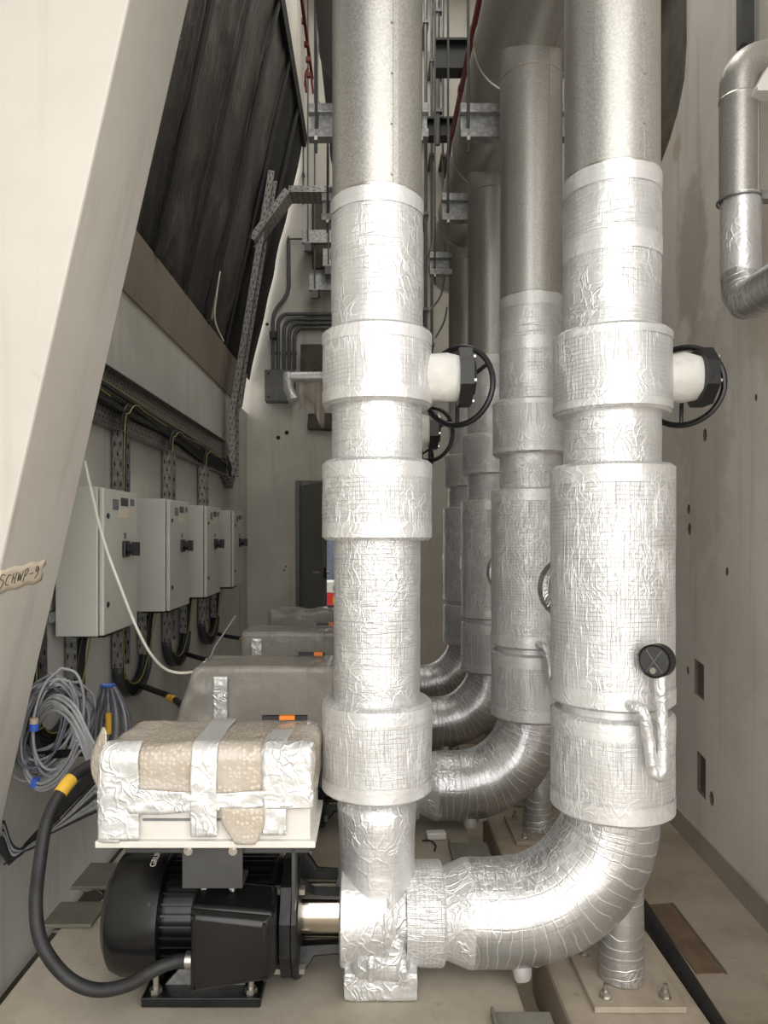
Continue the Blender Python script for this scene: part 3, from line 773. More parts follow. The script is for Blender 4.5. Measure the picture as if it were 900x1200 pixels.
def pump_core(t):
    y = D0
    # fan cover
    mb = MB(); mb.sweep([(-.700, y, ZA), (-.698, y, ZA), (-.680, y, ZA), (-.655, y, ZA), (-.545, y, ZA), (-.542, y, ZA)], [.02, .12, .148, .158, .160, .150], 56, True); fc = part('fan_cover', mb, 'motor', t, angle=28)
    for k in range(3):
        mb = MB(); an = k * 2.1 + 2.6; q = V(-.565, y + .159 * math.cos(an), ZA + .159 * math.sin(an)); mb.cyl(q, q + V(0, math.cos(an), math.sin(an)) * .005, .006, n=8); part('cover_screw', mb, 'black', fc)
    # finned motor
    mb = MB(); mb.sweep([(-.55, y, ZA), (-.25, y, ZA)], .118, 40); mo = part('motor_body', mb, 'motor', t)
    fin = MB(); fin.obox((-.40, y + .127, ZA), (1, 0, 0), (0, 1, 0), (0, 0, 1), .14, .014, .0022); f0 = part('cooling_fin', fin, 'motor', mo, smooth=False)
    for k in range(1, 34):
        an = k * 2 * math.pi / 34
        fb = MB(); fb.obox((-.40, y + .127 * math.cos(an), ZA + .127 * math.sin(an)), (1, 0, 0), (0, math.cos(an), math.sin(an)), (0, -math.sin(an), math.cos(an)), .14, .014, .0022)
        part('cooling_fin', fb, 'motor', mo, smooth=False)
    mb = MB(); mb.sweep([(-.27, y, ZA), (-.255, y, ZA), (-.235, y, ZA)], [.13, .14, .12], 40); part('end_shield', mb, 'castiron', t)
    # terminal box with sloping lid
    a = [(-.44, 1.76, -.900), (-.236, 1.76, -.918), (-.232, 1.76, -1.075), (-.44, 1.76, -1.108)]
    mb = MB(); vs = [V(*p) for p in a] + [V(p[0] - .004, 1.87, p[2] + (.02 if i < 2 else 0)) for i, p in enumerate(a)]
    mb.add(vs, [(0, 1, 2, 3), (7, 6, 5, 4), (0, 4, 5, 1), (1, 5, 6, 2), (2, 6, 7, 3), (3, 7, 4, 0)]); tb = part('terminal_box', mb, 'motor', t, bevel=.014, segs=3)
    mb = MB(); b = [(-.428, 1.737, -.914), (-.252, 1.737, -.934), (-.250, 1.737, -1.064), (-.428, 1.737, -1.092)]
    vs = [V(*p) for p in b] + [V(*p) for p in a]; mb.add(vs, [(0, 1, 2, 3), (7, 6, 5, 4), (0, 4, 5, 1), (1, 5, 6, 2), (2, 6, 7, 3), (3, 7, 4, 0)]); part('terminal_lid', mb, 'motor', tb, bevel=.008, segs=3)
    for p in b:
        mb = MB(); mb.cyl((p[0] * .97 - .012, 1.74, p[2] * .985 - .015), (p[0] * .97 - .012, 1.733, p[2] * .985 - .015), .005, n=8); part('lid_screw', mb, 'black', tb)
    mb = MB(); mb.cyl((-.462, 1.81, -1.06), (-.44, 1.81, -1.06), .02, n=12); part('cable_gland', mb, 'bolt', tb)
    # motor feet and base
    mb = MB(); mb.box(-.586, -.282, 1.845, 2.13, -1.203, -1.178); part('foot_plate', mb, 'castiron', t, smooth=False, bevel=.003)
    mb = MB(); mb.prism([(-.54, 1.9, -1.178), (-.33, 1.9, -1.178), (-.36, 1.9, -1.10), (-.47, 1.9, -1.10)], (0, .02, 0)); part('foot', mb, 'galv', t, smooth=False); mb = MB(); mb.prism([(-.54, 2.05, -1.178), (-.33, 2.05, -1.178), (-.36, 2.05, -1.10), (-.47, 2.05, -1.10)], (0, .02, 0)); part('foot', mb, 'galv', t, smooth=False)
    for (xx, yy) in ((-.555, 1.87), (-.31, 1.87), (-.555, 2.1), (-.31, 2.1)):
        mb = MB(); mb.cyl((xx, yy, -1.178), (xx, yy, -1.166), .016, n=6); mb.cyl((xx, yy, -1.166), (xx, yy, -1.13), .008, n=10); part('foot_bolt', mb, 'bolt', t)
    # lantern flange
    mb = MB(); mb.sweep([(-.235, y, ZA), (-.232, y, ZA), (-.205, y, ZA), (-.202, y, ZA)], [.155, .165, .165, .155], 12, True, up=(0, .26, .966)); fl = part('lantern_flange', mb, 'castiron', t, angle=25)
    mb = MB(); mb.sweep([(-.202, y, ZA), (-.190, y, ZA), (-.186, y, ZA)], [.168, .168, .16], 12, True, up=(0, .26, .966)); part('pump_flange', mb, 'castiron', t, angle=25)
    for k in range(4):
        an = k * math.pi / 2 + .78; q = V(-.25, y + .145 * math.cos(an), ZA + .145 * math.sin(an)); mb = MB(); mb.cyl(q, q + V(.015, 0, 0), .013, n=6); mb.cyl(q + V(.06, 0, 0), q + V(.078, 0, 0), .013, n=6); part('flange_bolt', mb, 'bolt', fl, angle=25)
    for an in (.8, 1.57, 2.25, 4.05, 4.71, 5.5):
        mb = MB(); dd = V(0, math.cos(an), math.sin(an)); w_ = V(0, -math.sin(an), math.cos(an)) * .012
        p = [V(-.186, y, ZA) + dd * .16, V(-.186, y, ZA) + dd * .09, V(-.075, y, ZA) + dd * .085, V(-.075, y, ZA) + dd * .105, V(-.15, y, ZA) + dd * .11]
        mb.prism([q - w_ for q in p], w_ * 2); part('lantern_rib', mb, 'castiron', t, smooth=False)
    mb = MB(); mb.sweep([(-.186, y, ZA), (-.07, y, ZA)], .069, 40); part('stainless_sleeve', mb, 'stainless', t)
    # wrapped volute and foot
    mb = MB(); mb.sweep([(-.085, y, ZA), (-.083, y, ZA), (-.078, y, ZA), (.04, y, ZA), (.055, y, ZA), (.105, y, ZA)], [.05, .128, .136, .136, .125, .115], 44, True, .005, 18, up=(0, 1, 0))
    part('volute_wrap', mb, 'foil_crumple', t)
    mb = MB(); softbox(mb, (-.072, 1.868, -1.204), (.120, 2.1, -1.13), .008, 8, .004, 22); softbox(mb, (-.05, 1.86, -1.16), (.10, 2.1, -1.02), .03, 8, .008, 20); part('volute_foot_wrap', mb, 'foil_crumple', t)
    for (xx, z) in ((.0, -1.11), (.08, -1.12)):
        mb = MB(); mb.sweep([(xx, 1.862, z + .03), (xx, 1.85, z + .01), (xx, 1.852, z - .03)], [.008, .014, .008], 12, True, .003, 50); part('plug_wrap', mb, 'foil_crumple', t)
    # drive mount
    mb = MB(); mb.box(-.607, -.154, 1.79, 2.06, -.785, -.757); part('mounting_tray', mb, 'darkgrey', t, smooth=False, bevel=.002)
    mb = MB(); mb.box(-.463, -.315, 1.776, 1.783, -.866, -.757); mb.box(-.463, -.315, 1.783, 1.86, -.866, -.858); br = part('mounting_bracket', mb, 'darkgrey', t, smooth=False, bevel=.002)
    for xx in (-.447, -.338):
        mb = MB(); mb.cyl((xx, 1.776, -.772), (xx, 1.771, -.772), .011, n=16); mb.cyl((xx, 1.771, -.772), (xx, 1.764, -.772), .0065, n=6); part('socket_screw', mb, 'bolt', br, angle=25)
    mb = MB(); mb.box(-.196, -.188, 1.79, 1.85, -.93, -.757); mb.box(-.19, -.165, 1.80, 1.83, -.78, -.757); part('stay', mb, 'darkgrey', t, smooth=False)
    for xx, yy in ((-.42, 1.83), (-.35, 1.83)):
        mb = MB(); mb.cyl((xx, yy, -.905), (xx, yy, -.866), .007, n=8); mb.cyl((xx, yy, -.89), (xx, yy, -.88), .012, n=6); part('stud', mb, 'bolt', br)
    return fc
PG = 'pump sets in a line'
pump0 = thing('pump', 'black motor pump under a box taped in bubble wrap and foil', 'pump', (-.3, D0, -1.205), PG)
fc0 = pump_core(pump0)
# maker's name on the fan cover, curved around it
cu = bpy.data.curves.new('maker', 'FONT'); cu.body = 'GRUNDFOS'; cu.size = .023; cu.extrude = .0004
fo = bpy.data.objects.new('maker', cu); C.objects.link(fo); dg = bpy.context.evaluated_depsgraph_get(); dg.update()
me = bpy.data.meshes.new_from_object(fo.evaluated_get(dg)); bpy.data.objects.remove(fo)
mb = MB(); vs = []
for v in me.vertices:
    an = math.pi - R(66) - v.co.x / .16
    rr_ = .1607 + v.co.z
    vs.append(V(-.572 - v.co.y, D0 + rr_ * math.cos(an), ZA + rr_ * math.sin(an)))
mb.add(vs, [tuple(p.vertices) for p in me.polygons]); part('maker_name', mb, 'white', fc0, smooth=False)
# first pump: bubble wrapped drive box
lo, hi = V(-.662, 1.755, -.69), V(-.138, 2.03, -.512)
mb = MB(); mb.box(-.652, -.148, 1.765, 2.02, -.748, -.60); bx = part('drive_box', mb, 'offwhite', pump0, smooth=False, bevel=.006)
mb = MB(); mb.box(-.668, -.135, 1.752, 2.03, -.757, -.740); part('box_rim', mb, 'offwhite', bx, smooth=False, bevel=.003)
mb = MB(); mb.box(-.555, -.255, 1.761, 1.766, -.694, -.689); part('box_groove', mb, 'label', bx, smooth=False)
mb = MB(); softbox(mb, (lo.x, lo.y, -.668), hi, .035, 22, .007, 9); part('bubble_wrap', mb, 'bubble', bx)
def strip(x0, x1, za, top, seed, parent, wob=.006, mat='foil_tape', lo=lo, hi=hi, r=.035):
    """tape strip up the front face and back over the top to depth fraction top"""
    H = hi.z - za; W = top * (hi.y - lo.y); L = H + W
    def f(u, v):
        s = v * L; x = x0 + (x1 - x0) * u + wob * noise.noise(V(u * 3 + seed, v * 6, seed))
        p = V(x, lo.y, za + s) if s < H else V(x, lo.y + (s - H), hi.z)
        z0_ = min(lo.z, za)
        q = rbox(p, V(lo.x - .01, lo.y, z0_ - .2), V(hi.x + .01, hi.y, hi.z), r, .006)
        return q + V(0, -.0, 0) + (V(0, -1, .3)) * .004 * (noise.noise(q * 34 + V(seed, 0, 0)) + .6)
    m = MB(); m.grid(f, 14, 46); part('foil_tape', m, mat, parent, fix=False, solid=.0012)
strip(-.660, -.560, -.735, .12, 1, bx); strip(-.66, -.606, -.742, .1, 2, bx)
strip(-.435, -.372, -.728, .95, 3, bx)
strip(-.262, -.142, -.66, .12, 4, bx); strip(-.262, -.205, -.724, .5, 5, bx, .01)
def hstrip(u, v):
    x = -.66 + .52 * u; z = -.618 - .042 * v + .005 * math.sin(u * 9) - (.018 * math.sin(min(1, u * 2.2) * math.pi) * v if u < .45 else 0)
    return V(x, 1.748 - .006 * noise.noise(V(x * 22, 0, z * 60)), z)
mb = MB(); mb.grid(hstrip, 60, 8); part('foil_tape', mb, 'foil_tape', bx, fix=False, solid=.0012)
def flap(u, v):
    ww = 1 - .55 * max(0, v - .45) / .55
    x = -.312 + (u - .5) * .105 * ww + .01 * v; return V(x, 1.744 - .004 * math.sin(u * 3), -.655 - .088 * v)
mb = MB(); mb.grid(flap, 12, 10); part('bubble_flap', mb, 'bubble', bx, fix=False, solid=.003)
def flap2(u, v):
    return V(-.655 - .06 * u - .02 * u * v, 1.80 + .10 * v - .02 * u, -.515 - .02 * u + .03 * u * v + .0 - .09 * u * (1 - v) * v - .14 * v * u * .0)
mb = MB(); mb.grid(lambda u, v: V(-.648 - .055 * math.sin(u * 1.6) * (.5 + .5 * math.sin(v * 3.1)), 1.775 + .05 * u, -.64 + .155 * v + .012 * math.sin(u * 6)), 10, 14); part('bubble_flap', mb, 'bubble', bx, fix=False, solid=.003)
mb = MB(); mb.box(-.30, -.175, 1.99, 2.005, -.508, -.497); lb = part('top_label', mb, 'black', bx, smooth=False)
mb = MB(); mb.box(-.252, -.21, 1.9895, 2.0055, -.5075, -.4965); part('orange_mark', mb, 'orange', bx, smooth=False)
# the other pumps, under taupe dust sheets
def shrouded(i, lab):
    dy = 1.0 * i
    t = thing('pump', lab, 'pump', (-.3, D0 + dy, -1.205), PG)
    for ch in list(pump0.children):
        if not ch.name.startswith('drive_box'):
            copy_tree(ch, t)
    lo = V(-.675, 1.755 + dy, -.80); hi = V(-.14, 2.03 + dy, -.50)
    mb = MB(); softbox(mb, lo, hi, .02, 26, .005 + .006 * (i == 3), 6, 0)
    if i == 1:
        for k, v in enumerate(mb.v):
            if v.x < -.60: v.x -= .10 * (hi.z - v.z) / .3 * (1 + .5 * noise.noise(v * 9)) ; v.y -= .02 * noise.noise(v * 14)
    if i == 3:
        for v in mb.v:
            if v.z > -.56: v.z += .03 * noise.noise(v * 8)
    sh = part('dust_sheet', mb, 'sheet', t, angle=60)
    if i < 3:
        mb = MB(); x0 = -.598 if i == 1 else -.62
        mb.grid(lambda u, v: V(x0 + .055 * u, lo.y - .012 - .004 * noise.noise(V(u * 4, v * 9, i)), hi.z - .035 - .2 * v), 8, 20); part('foil_tape', mb, 'foil_tape', sh, fix=False, solid=.001)
    mb = MB(); mb.box(-.30, -.19, 1.98 + dy, 1.995 + dy, hi.z + .004, hi.z + .018); part('top_label', mb, 'black', sh, smooth=False)
    mb = MB(); mb.box(-.235, -.20, 1.9795 + dy, 1.9955 + dy, hi.z + .0035, hi.z + .0185); part('orange_mark', mb, 'orange', sh, smooth=False)
    return t
shrouded(1, 'dust-sheeted pump right behind the bubble-wrapped one, sheet draped wide')
shrouded(2, 'dust-sheeted pump third from the leaning column')
shrouded(3, 'dust-sheeted pump with crumpled cover by the doorway')

# ------------------------------------------------------------------ electrical panels on the left wall
XD = -1.07; PD = [2.9, 3.85, 4.72, 5.65]; PW = .42; PZ0, PZ1 = -.407, .193
PN = ['largest in view, half hidden by the leaning column', 'second from the leaning column', 'third from the leaning column', 'last before the end wall']
for i, d in enumerate(PD):
    lab = ['grey wall panel partly hidden behind the leaning column', 'grey wall panel second from the leaning column', 'grey wall panel third from the leaning column', 'grey wall panel closest to the end wall'][i]
    t = thing('electrical_panel', lab, 'electrical panel', (XD - .1, d + PW / 2, PZ0), 'grey panels along the plaster wall')
    mb = MB(); mb.box(-1.263, XD - .024, d, d + PW, PZ0, PZ1); part('enclosure', mb, 'panel', t, smooth=False, bevel=.004)
    mb = MB(); mb.box(XD - .02, XD, d + .003, d + PW - .003, PZ0 + .003, PZ1 - .003); dr = part('panel_door', mb, 'panel', t, smooth=False, bevel=.005)
    for z in (PZ1 - .115, PZ0 + .125):
        mb = MB(); mb.cyl((XD, d + .045, z), (XD + .005, d + .045, z), .011, n=16); part('door_lock', mb, 'black', dr)
    zh = -.06; yh = d + .25
    mb = MB(); mb.box(XD, XD + .014, yh - .035, yh + .035, zh - .035, zh + .035); hd = part('rotary_switch', mb, 'black', dr, smooth=False, bevel=.004)
    mb = MB(); mb.cyl((XD + .014, yh, zh), (XD + .04, yh, zh), .025, n=20); mb.obox((XD + .048, yh, zh), (1, 0, 0), (0, 1, 0), (0, 0, 1), .014, .012, .03); part('switch_knob', mb, 'black', hd)
    mb = MB(); mb.box(XD, XD + .002, yh - .016, yh + .016, zh + .045, zh + .07); part('switch_label', mb, 'label', dr, smooth=False)
    for (a, b_, z0, z1, m_) in ((d + .1, d + .17, .105, .15, 'label'), (d + .2, d + .29, .125, .16, 'darkgrey'), (d + .32, d + .37, .13, .16, 'label'), (d + .18, d + .3, .075, .115, 'masking')):
        mb = MB(); mb.box(XD, XD + .0015, a, b_, z0, z1); part('door_label', mb, m_, dr, smooth=False)
    for z in (PZ0 + .08, PZ1 - .08):
        mb = MB(); mb.box(-1.299, -1.263, d - .06, d + PW + .03, z - .02, z + .02); part('mounting_channel', mb, 'galv', t, smooth=False)
    mb = MB(); mb.box(-1.25, -1.11, d + .12, d + .34, PZ0 - .02, PZ0); part('gland_plate', mb, 'black', t, smooth=False)
# main tray
ct = thing('cable_tray', 'long perforated cable tray above the grey panels', 'cable tray', (-1.28, 4.4, .515))
mb = MB(); mb.box(-1.288, -1.283, 2.4, 6.2, .515, .80); part('tray_bed', mb, 'tray', ct, smooth=False)
mb = MB(); mb.box(-1.283, -1.235, 2.4, 6.2, .796, .80); part('tray_flange', mb, 'tray', ct, smooth=False)
mb = MB(); mb.box(-1.283, -1.235, 2.4, 6.2, .515, .519); part('tray_flange', mb, 'tray', ct, smooth=False)
mb = MB(); mb.prism([(-1.286, 6.2, .80), (-1.286, 6.2, .515), (-1.286, 6.42, .42), (-1.286, 6.62, .60), (-1.286, 6.5, .82)], (.005, 0, 0)); mb.prism([(-1.281, 6.2, .515), (-1.281, 6.42, .42), (-1.281, 6.62, .60), (-1.281, 6.625, .595), (-1.281, 6.425, .41), (-1.281, 6.2, .51)], (.055, 0, 0)); part('tray_bend', mb, 'tray', ct, smooth=False)
# riser tray leaning up the slope
rt = thing('riser_tray', 'slotted cable tray climbing in front of the black roof', 'cable tray', (-1.22, 6.35, .6))
rp = [V(-1.235, 6.4, .52), V(-1.235, 6.4, 1.08), V(-.885, 6.35, 3.15)]
for a, b in zip(rp[:-1], rp[1:]):
    dd = (b - a); nn = V(dd.z, 0, -dd.x).normalized(); yy = V(0, 1, 0)
    mb = MB(); mb.obox((a + b) / 2, yy, nn, dd, .09, .002, dd.length / 2); part('tray_bed', mb, 'tray_slot', rt, smooth=False)
    for s in (-1, 1):
        mb = MB(); mb.obox((a + b) / 2 + yy * .09 * s + nn * .025, nn, yy, dd, .027, .002, dd.length / 2); part('tray_flange', mb, 'tray_slot', rt, smooth=False)
mb = MB()
for k in range(5):
    o_ = V(.018, -.06 + .028 * k, 0); mb.sweep(smooth_path([V(-1.24, 6.1, .66 - .02 * k) + V(.03, 0, 0), V(-1.22, 6.3, .6 - .02 * k), rp[0] + o_ + V(0, 0, .12), rp[1] + o_, rp[1] * .5 + rp[2] * .5 + o_, rp[2] + o_], 6), .009, 8)
part('riser_cable', mb, 'rubber', rt)
mb = MB(); mb.sweep(smooth_path([V(-1.2, 6.2, .62), rp[0] + V(.035, -.02, .15), rp[1] + V(.035, -.02, 0), rp[2] + V(.035, -.02, 0)], 6), .005, 6); part('earth_wire', mb, 'earth', rt)
# branch tray turning towards the headers
bt = thing('branch_tray', 'short bent slotted tray linking the climbing tray to the hangers', 'cable tray', (-.7, 6.3, 2.6))
bp = [V(-1.0, 6.3, 2.52), V(-.70, 6.3, 2.93), V(-.33, 6.3, 2.93)]
for a, b in zip(bp[:-1], bp[1:]):
    dd = b - a; nn = V(-dd.z, 0, dd.x).normalized()
    mb = MB(); mb.obox((a + b) / 2, (0, 1, 0), nn, dd, .11, .002, dd.length / 2 + .004); part('tray_bed', mb, 'tray_slot', bt, smooth=False)
    for s in (-1, 1):
        mb = MB(); mb.obox((a + b) / 2 + V(0, .11 * s, 0) + nn * .025, nn, (0, 1, 0), dd, .027, .002, dd.length / 2 + .004); part('tray_flange', mb, 'tray_slot', bt, smooth=False)
mb = MB(); mb.box(-.36, -.33, 6.17, 6.22, 2.9, 2.96); part('tray_joiner', mb, 'black', bt, smooth=False)
# cables on the main tray
def cable(name, pts, r, mat, lab, group=None, k=8, n=8, parent=None):
    mb = MB(); mb.sweep(smooth_path(pts, k), r, n)
    if parent: return part(name, mb, mat, parent)
    return single(name, mb, mat, lab, 'cable', group)
lbt = thing('tray_cable_bundle', 'black cables tied along the perforated tray above the panels', 'cable bundle', (-1.25, 4.3, .55))
for k in range(7):
    z = .70 - .012 * k; y0 = 2.45
    cable('cable', [(-1.262 + .006 * (k % 3), y0, z + .05), (-1.258 + .006 * (k % 3), 3.6, z + .02 * math.sin(k)), (-1.26, 4.6, z - .015), (-1.258, 5.6, z - .03 - .01 * k), (-1.235, 6.15, .60 - .012 * k)], .0085, 'rubber', None, parent=lbt, k=5)
cable('earth_wire', [(-1.245, 2.45, .74), (-1.24, 3.6, .715), (-1.24, 4.6, .69), (-1.235, 5.6, .65), (-1.22, 6.15, .60)], .0025, 'earth', None, parent=lbt)
UN = ['hidden most by the leaning column', 'between first and second grey panels from the column', 'between second and third grey panels from the column', 'between third and last grey panels from the column']
for i, d in enumerate(PD):
    yd = d - .19; yu = d + .20
    t = thing('drop_tray', 'slotted drop tray with U bend ' + UN[i], 'cable tray', (-1.27, yd, -.85), 'drop trays feeding the panels')
    mb = MB(); mb.box(-1.288, -1.284, yd - .055, yd + .055, -.66, .515); part('tray_bed', mb, 'tray_slot', t, smooth=False)
    for s in (-1, 1):
        mb = MB(); mb.box(-1.284, -1.235, yd + .055 * s - .002, yd + .055 * s + .002, -.66, .515); part('tray_flange', mb, 'tray_slot', t, smooth=False)
    mb = MB(); mb.box(-1.288, -1.284, yu - .045, yu + .045, -.66, PZ0 - .01); part('tray_bed', mb, 'tray_slot', t, smooth=False)
    for s in (-1, 1):
        mb = MB(); mb.box(-1.284, -1.24, yu + .045 * s - .002, yu + .045 * s + .002, -.66, PZ0 - .01); part('tray_flange', mb, 'tray_slot', t, smooth=False)
    # u-shaped bottom
    ym = (yd + yu) / 2
    def ub(u, v, w0, w1):
        an = math.pi + math.pi * u; r_ = (yu - yd) / 2 + (.052 if v else -.03); return V(w0, ym + r_ * math.cos(an), -.66 + .62 * r_ * math.sin(an))
    mb = MB()
    mb.grid(lambda u, v: V(-1.286, ym + ((yu - yd) / 2 - .03 + .085 * v) * math.cos(math.pi + math.pi * u), -.66 + .75 * ((yu - yd) / 2 - .03 + .085 * v) * math.sin(math.pi + math.pi * u)), 16, 1)
    mb.grid(lambda u, v: V(-1.286 + .05 * v, ym + ((yu - yd) / 2 + .055) * math.cos(math.pi + math.pi * u), -.66 + .75 * ((yu - yd) / 2 + .055) * math.sin(math.pi + math.pi * u)), 16, 1)
    part('u_bend', mb, 'darkgrey', t, fix=False, solid=.003)
    cb = MB()
    for k in range(4):
        o_ = -.03 + .02 * k; r_ = (yu - yd) / 2 - o_
        pts = [V(-1.25, yd + .74, .655 - .012 * k), V(-1.25, yd + .3, .68 - .02 * i), V(-1.245, yd + .14, .69 - .02 * i), V(-1.24, yd + .03 + o_, .64), V(-1.255, yd + o_, .5), V(-1.262, yd + o_, .0), V(-1.262, yd + o_, -.6)]
        pts += [V(-1.262, ym + r_ * math.cos(a_), -.66 + .75 * r_ * math.sin(a_)) for a_ in [math.pi + math.pi * q / 6 for q in range(1, 6)]]
        pts += [V(-1.25, yu - o_, -.6), V(-1.23, yu - o_ * .6, -.45), V(-1.2, yu - o_ * .6, -.40)]
        cb.sweep(smooth_path(pts, 4), .009, 8)
    part('feed_cable', cb, 'rubber', t)
    ew = MB(); pts = [V(-1.238, yd + .74, .66), V(-1.232, yd + .3, .69 - .02 * i), V(-1.228, yd + .14, .70 - .02 * i), V(-1.225, yd + .02, .62), V(-1.24, yd - .015, .48), V(-1.245, yd - .01, -.6)] + [V(-1.245, ym + .17 * math.cos(a_), -.66 + .125 * math.sin(a_)) for a_ in [math.pi + math.pi * q / 5 for q in range(1, 5)]] + [V(-1.235, yu + .02, -.6), V(-1.2, yu + .02, -.4)]
    ew.sweep(smooth_path(pts, 4), .003, 6); part('earth_wire', ew, 'earth', t)
    mb = MB(); mb.sweep([(-1.27, yu + .09, -.42), (-1.27, yu + .09, -.62)], .008, 8); part('conduit_stub', mb, 'white', t)
# low black tray and cable to the pumps
for i, d in enumerate(PD):
    lab = 'black feed cable running from wall to ' + ['the bubble-wrapped pump', 'the wide-draped pump', 'the third pump from the column', 'the pump by the doorway'][i]
    t = thing('pump_feed_cable', lab, 'cable', (-1.0, d, -.9), 'feed cables from wall to pumps')
    yy = 1.0 * i + 2.42
    mb = MB(); mb.sweep(smooth_path([(-1.28, yy + .5, -.80), (-1.15, yy + .38, -.81), (-.95, yy + .1, -.80), (-.72, yy - .35, -.82)], 6), .016, 10); c_ = part('cable_sheath', mb, 'rubber', t)
    mb = MB(); a = V(-1.0, yy + .17, -.805); b = V(-.95, yy + .1, -.80); mb.sweep([a, b], .0185, 12); part('yellow_sleeve', mb, 'yellow', t)
# grey cable bundles by the column
def bundle(name, lab, mats, base, gens):
    t = thing(name, lab, 'cable bundle', base)
    for pts, r, m_ in gens: cable('cable', pts, r, m_, None, parent=t, k=6, n=6)
    return t
rnd = random.Random(3); g = []
for k in range(22):
    ph = rnd.uniform(-.3, .3); c = px(60 + rnd.uniform(-14, 12), 850 + rnd.uniform(-10, 10), 2.5 + rnd.uniform(-.06, .06))
    rx, rz = rnd.uniform(.08, .14), rnd.uniform(.10, .17); tilt = rnd.uniform(.2, .9)
    pts = []
    for q in range(10):
        an = ph + q / 9 * 2 * math.pi * 1.0 + 1.2
        pts.append(c + V(rx * math.cos(an) * .8, rx * math.cos(an) * tilt * .6, rz * math.sin(an) + (.04 * math.cos(an))))
    g.append((pts, .0048, 'greycable' if k % 4 else 'bluecable'))
cb1 = bundle('cable_coil', 'tangled coil of grey cables hanging beside the leaning column', None, px(60, 920, 2.5), g)
mb = MB(); q = px(40, 852, 2.42); mb.cyl(q + V(0, 0, -.012), q + V(0, 0, .012), .016, n=12); part('blue_tie', mb, 'blue', cb1)
mb = MB(); mb.cyl(q + V(0, 0, .012), q + V(0, 0, .03), .015, n=12); part('tan_tie', mb, 'wood', cb1)
g = []
for k in range(8):
    j = rnd.uniform(-4, 4)
    g.append(([px(38 + j, 838 + k * 3, 2.5), px(60 + j, 815 + k * 2.5, 2.36), px(84 + j, 826 + k * 3, 2.28), px(104, 860 + k * 5, 2.24), px(118, 885 + k * 4, 2.2)], .0048, 'greycable'))
bundle('loose_cable_fan', 'pale grey cables arching from the coil to the bubble-wrapped box', None, px(80, 880, 2.3), g)
g = []
for k in range(14):
    f = (k - 6.5) / 6.5; top = px(126, 802, 2.85)
    g.append(([top + V(.02 * f, .01 * (k % 3), 0), top + V(.05 * f, .02, -.06), top + V(.085 * f, .01 * (k % 4), -.16), top + V(.075 * f, -.02, -.3)], .0055, 'bluecable' if k % 3 else 'greycable'))
cb2 = bundle('hanging_cable_hank', 'slate grey hank of cables tied at the top under the first panel', None, px(126, 880, 2.85), g)
mb = MB(); q = px(126, 803, 2.85); mb.sweep(arc(q, .024, 0, 2 * math.pi, 14, (1, 0, 0), (0, 1, 0))[:-1], .006, 6, False, closed=True); part('blue_tie', mb, 'blue', cb2)
mb = MB(); q = px(127, 848, 2.83); mb.cyl(q + V(0, 0, -.04), q + V(0, 0, .04), .012, n=10); part('yellow_tag', mb, 'yellow', cb2)
g = []
for k in range(7):
    g.append(([px(4, 962 + 3 * k, 2.45), px(16, 992 + 2 * k, 2.47), px(40, 992 - k, 2.45), px(78, 955 + 2 * k, 2.36), px(112, 915 + 6 * k, 2.22)], .0052, 'greycable' if k % 3 else 'rubber'))
for k in range(5):
    g.append(([px(30, 990, 2.5), px(60, 965 - 2 * k, 2.46), px(118, 905 - 4 * k, 2.36)], .007, 'rubber'))
bundle('low_cable_run', 'cables sagging low along the wall behind the black power cable', None, px(40, 1000, 2.45), g)
g = [([px(28, 880, 2.48), px(32, 905, 2.42), px(45, 918, 2.4), px(62, 912, 2.38), px(80, 890, 2.34), px(90, 868, 2.3)], .005, 'greycable'), ([px(26, 884, 2.48), px(31, 910, 2.42), px(45, 923, 2.4), px(64, 916, 2.38), px(82, 894, 2.34), px(92, 872, 2.3)], .005, 'greycable'), ([px(24, 888, 2.48), px(36, 918, 2.42), px(50, 926, 2.4), px(70, 915, 2.38), px(94, 880, 2.3)], .005, 'greycable')]
cb3 = bundle('cable_loop', 'small loop of grey cables held by a blue tie', None, px(45, 925, 2.4), g)
mb = MB(); q = px(41, 917, 2.41); mb.obox(q, (1, 0, -.3), (0, 1, 0), (.3, 0, 1), .009, .012, .014); part('blue_tie', mb, 'blue', cb3, smooth=False)
lt = thing('low_wall_tray', 'dark cable tray bracket low on the wall behind the leaning column', 'cable tray', px(20, 1005, 2.55))
mb = MB(); a = px(-12, 965, 2.55); b = px(16, 1006, 2.52); c_ = px(60, 965, 2.62)
for p0, p1 in ((a, b), (b, c_)):
    dd = p1 - p0; mb.obox((p0 + p1) / 2, dd, (0, 1, 0) if abs(dd.y) < .05 else V(.3, 1, 0), V(0, 0, 1), dd.length / 2 + .005, .04, .004)
part('tray_bed', mb, 'darkgrey', lt, smooth=False)
mb = MB(); p0 = px(46, 884, 2.58); p1 = px(104, 880, 2.5); mb.obox((p0 + p1) / 2, p1 - p0, (0, 1, 0), (0, 0, 1), (p1 - p0).length / 2, .05, .004); mb.obox((p0 + p1) / 2 + V(0, -.05, .012), p1 - p0, (0, 1, 0), (0, 0, 1), (p1 - p0).length / 2, .003, .012)
part('tray_shelf', mb, 'black', lt, smooth=False)
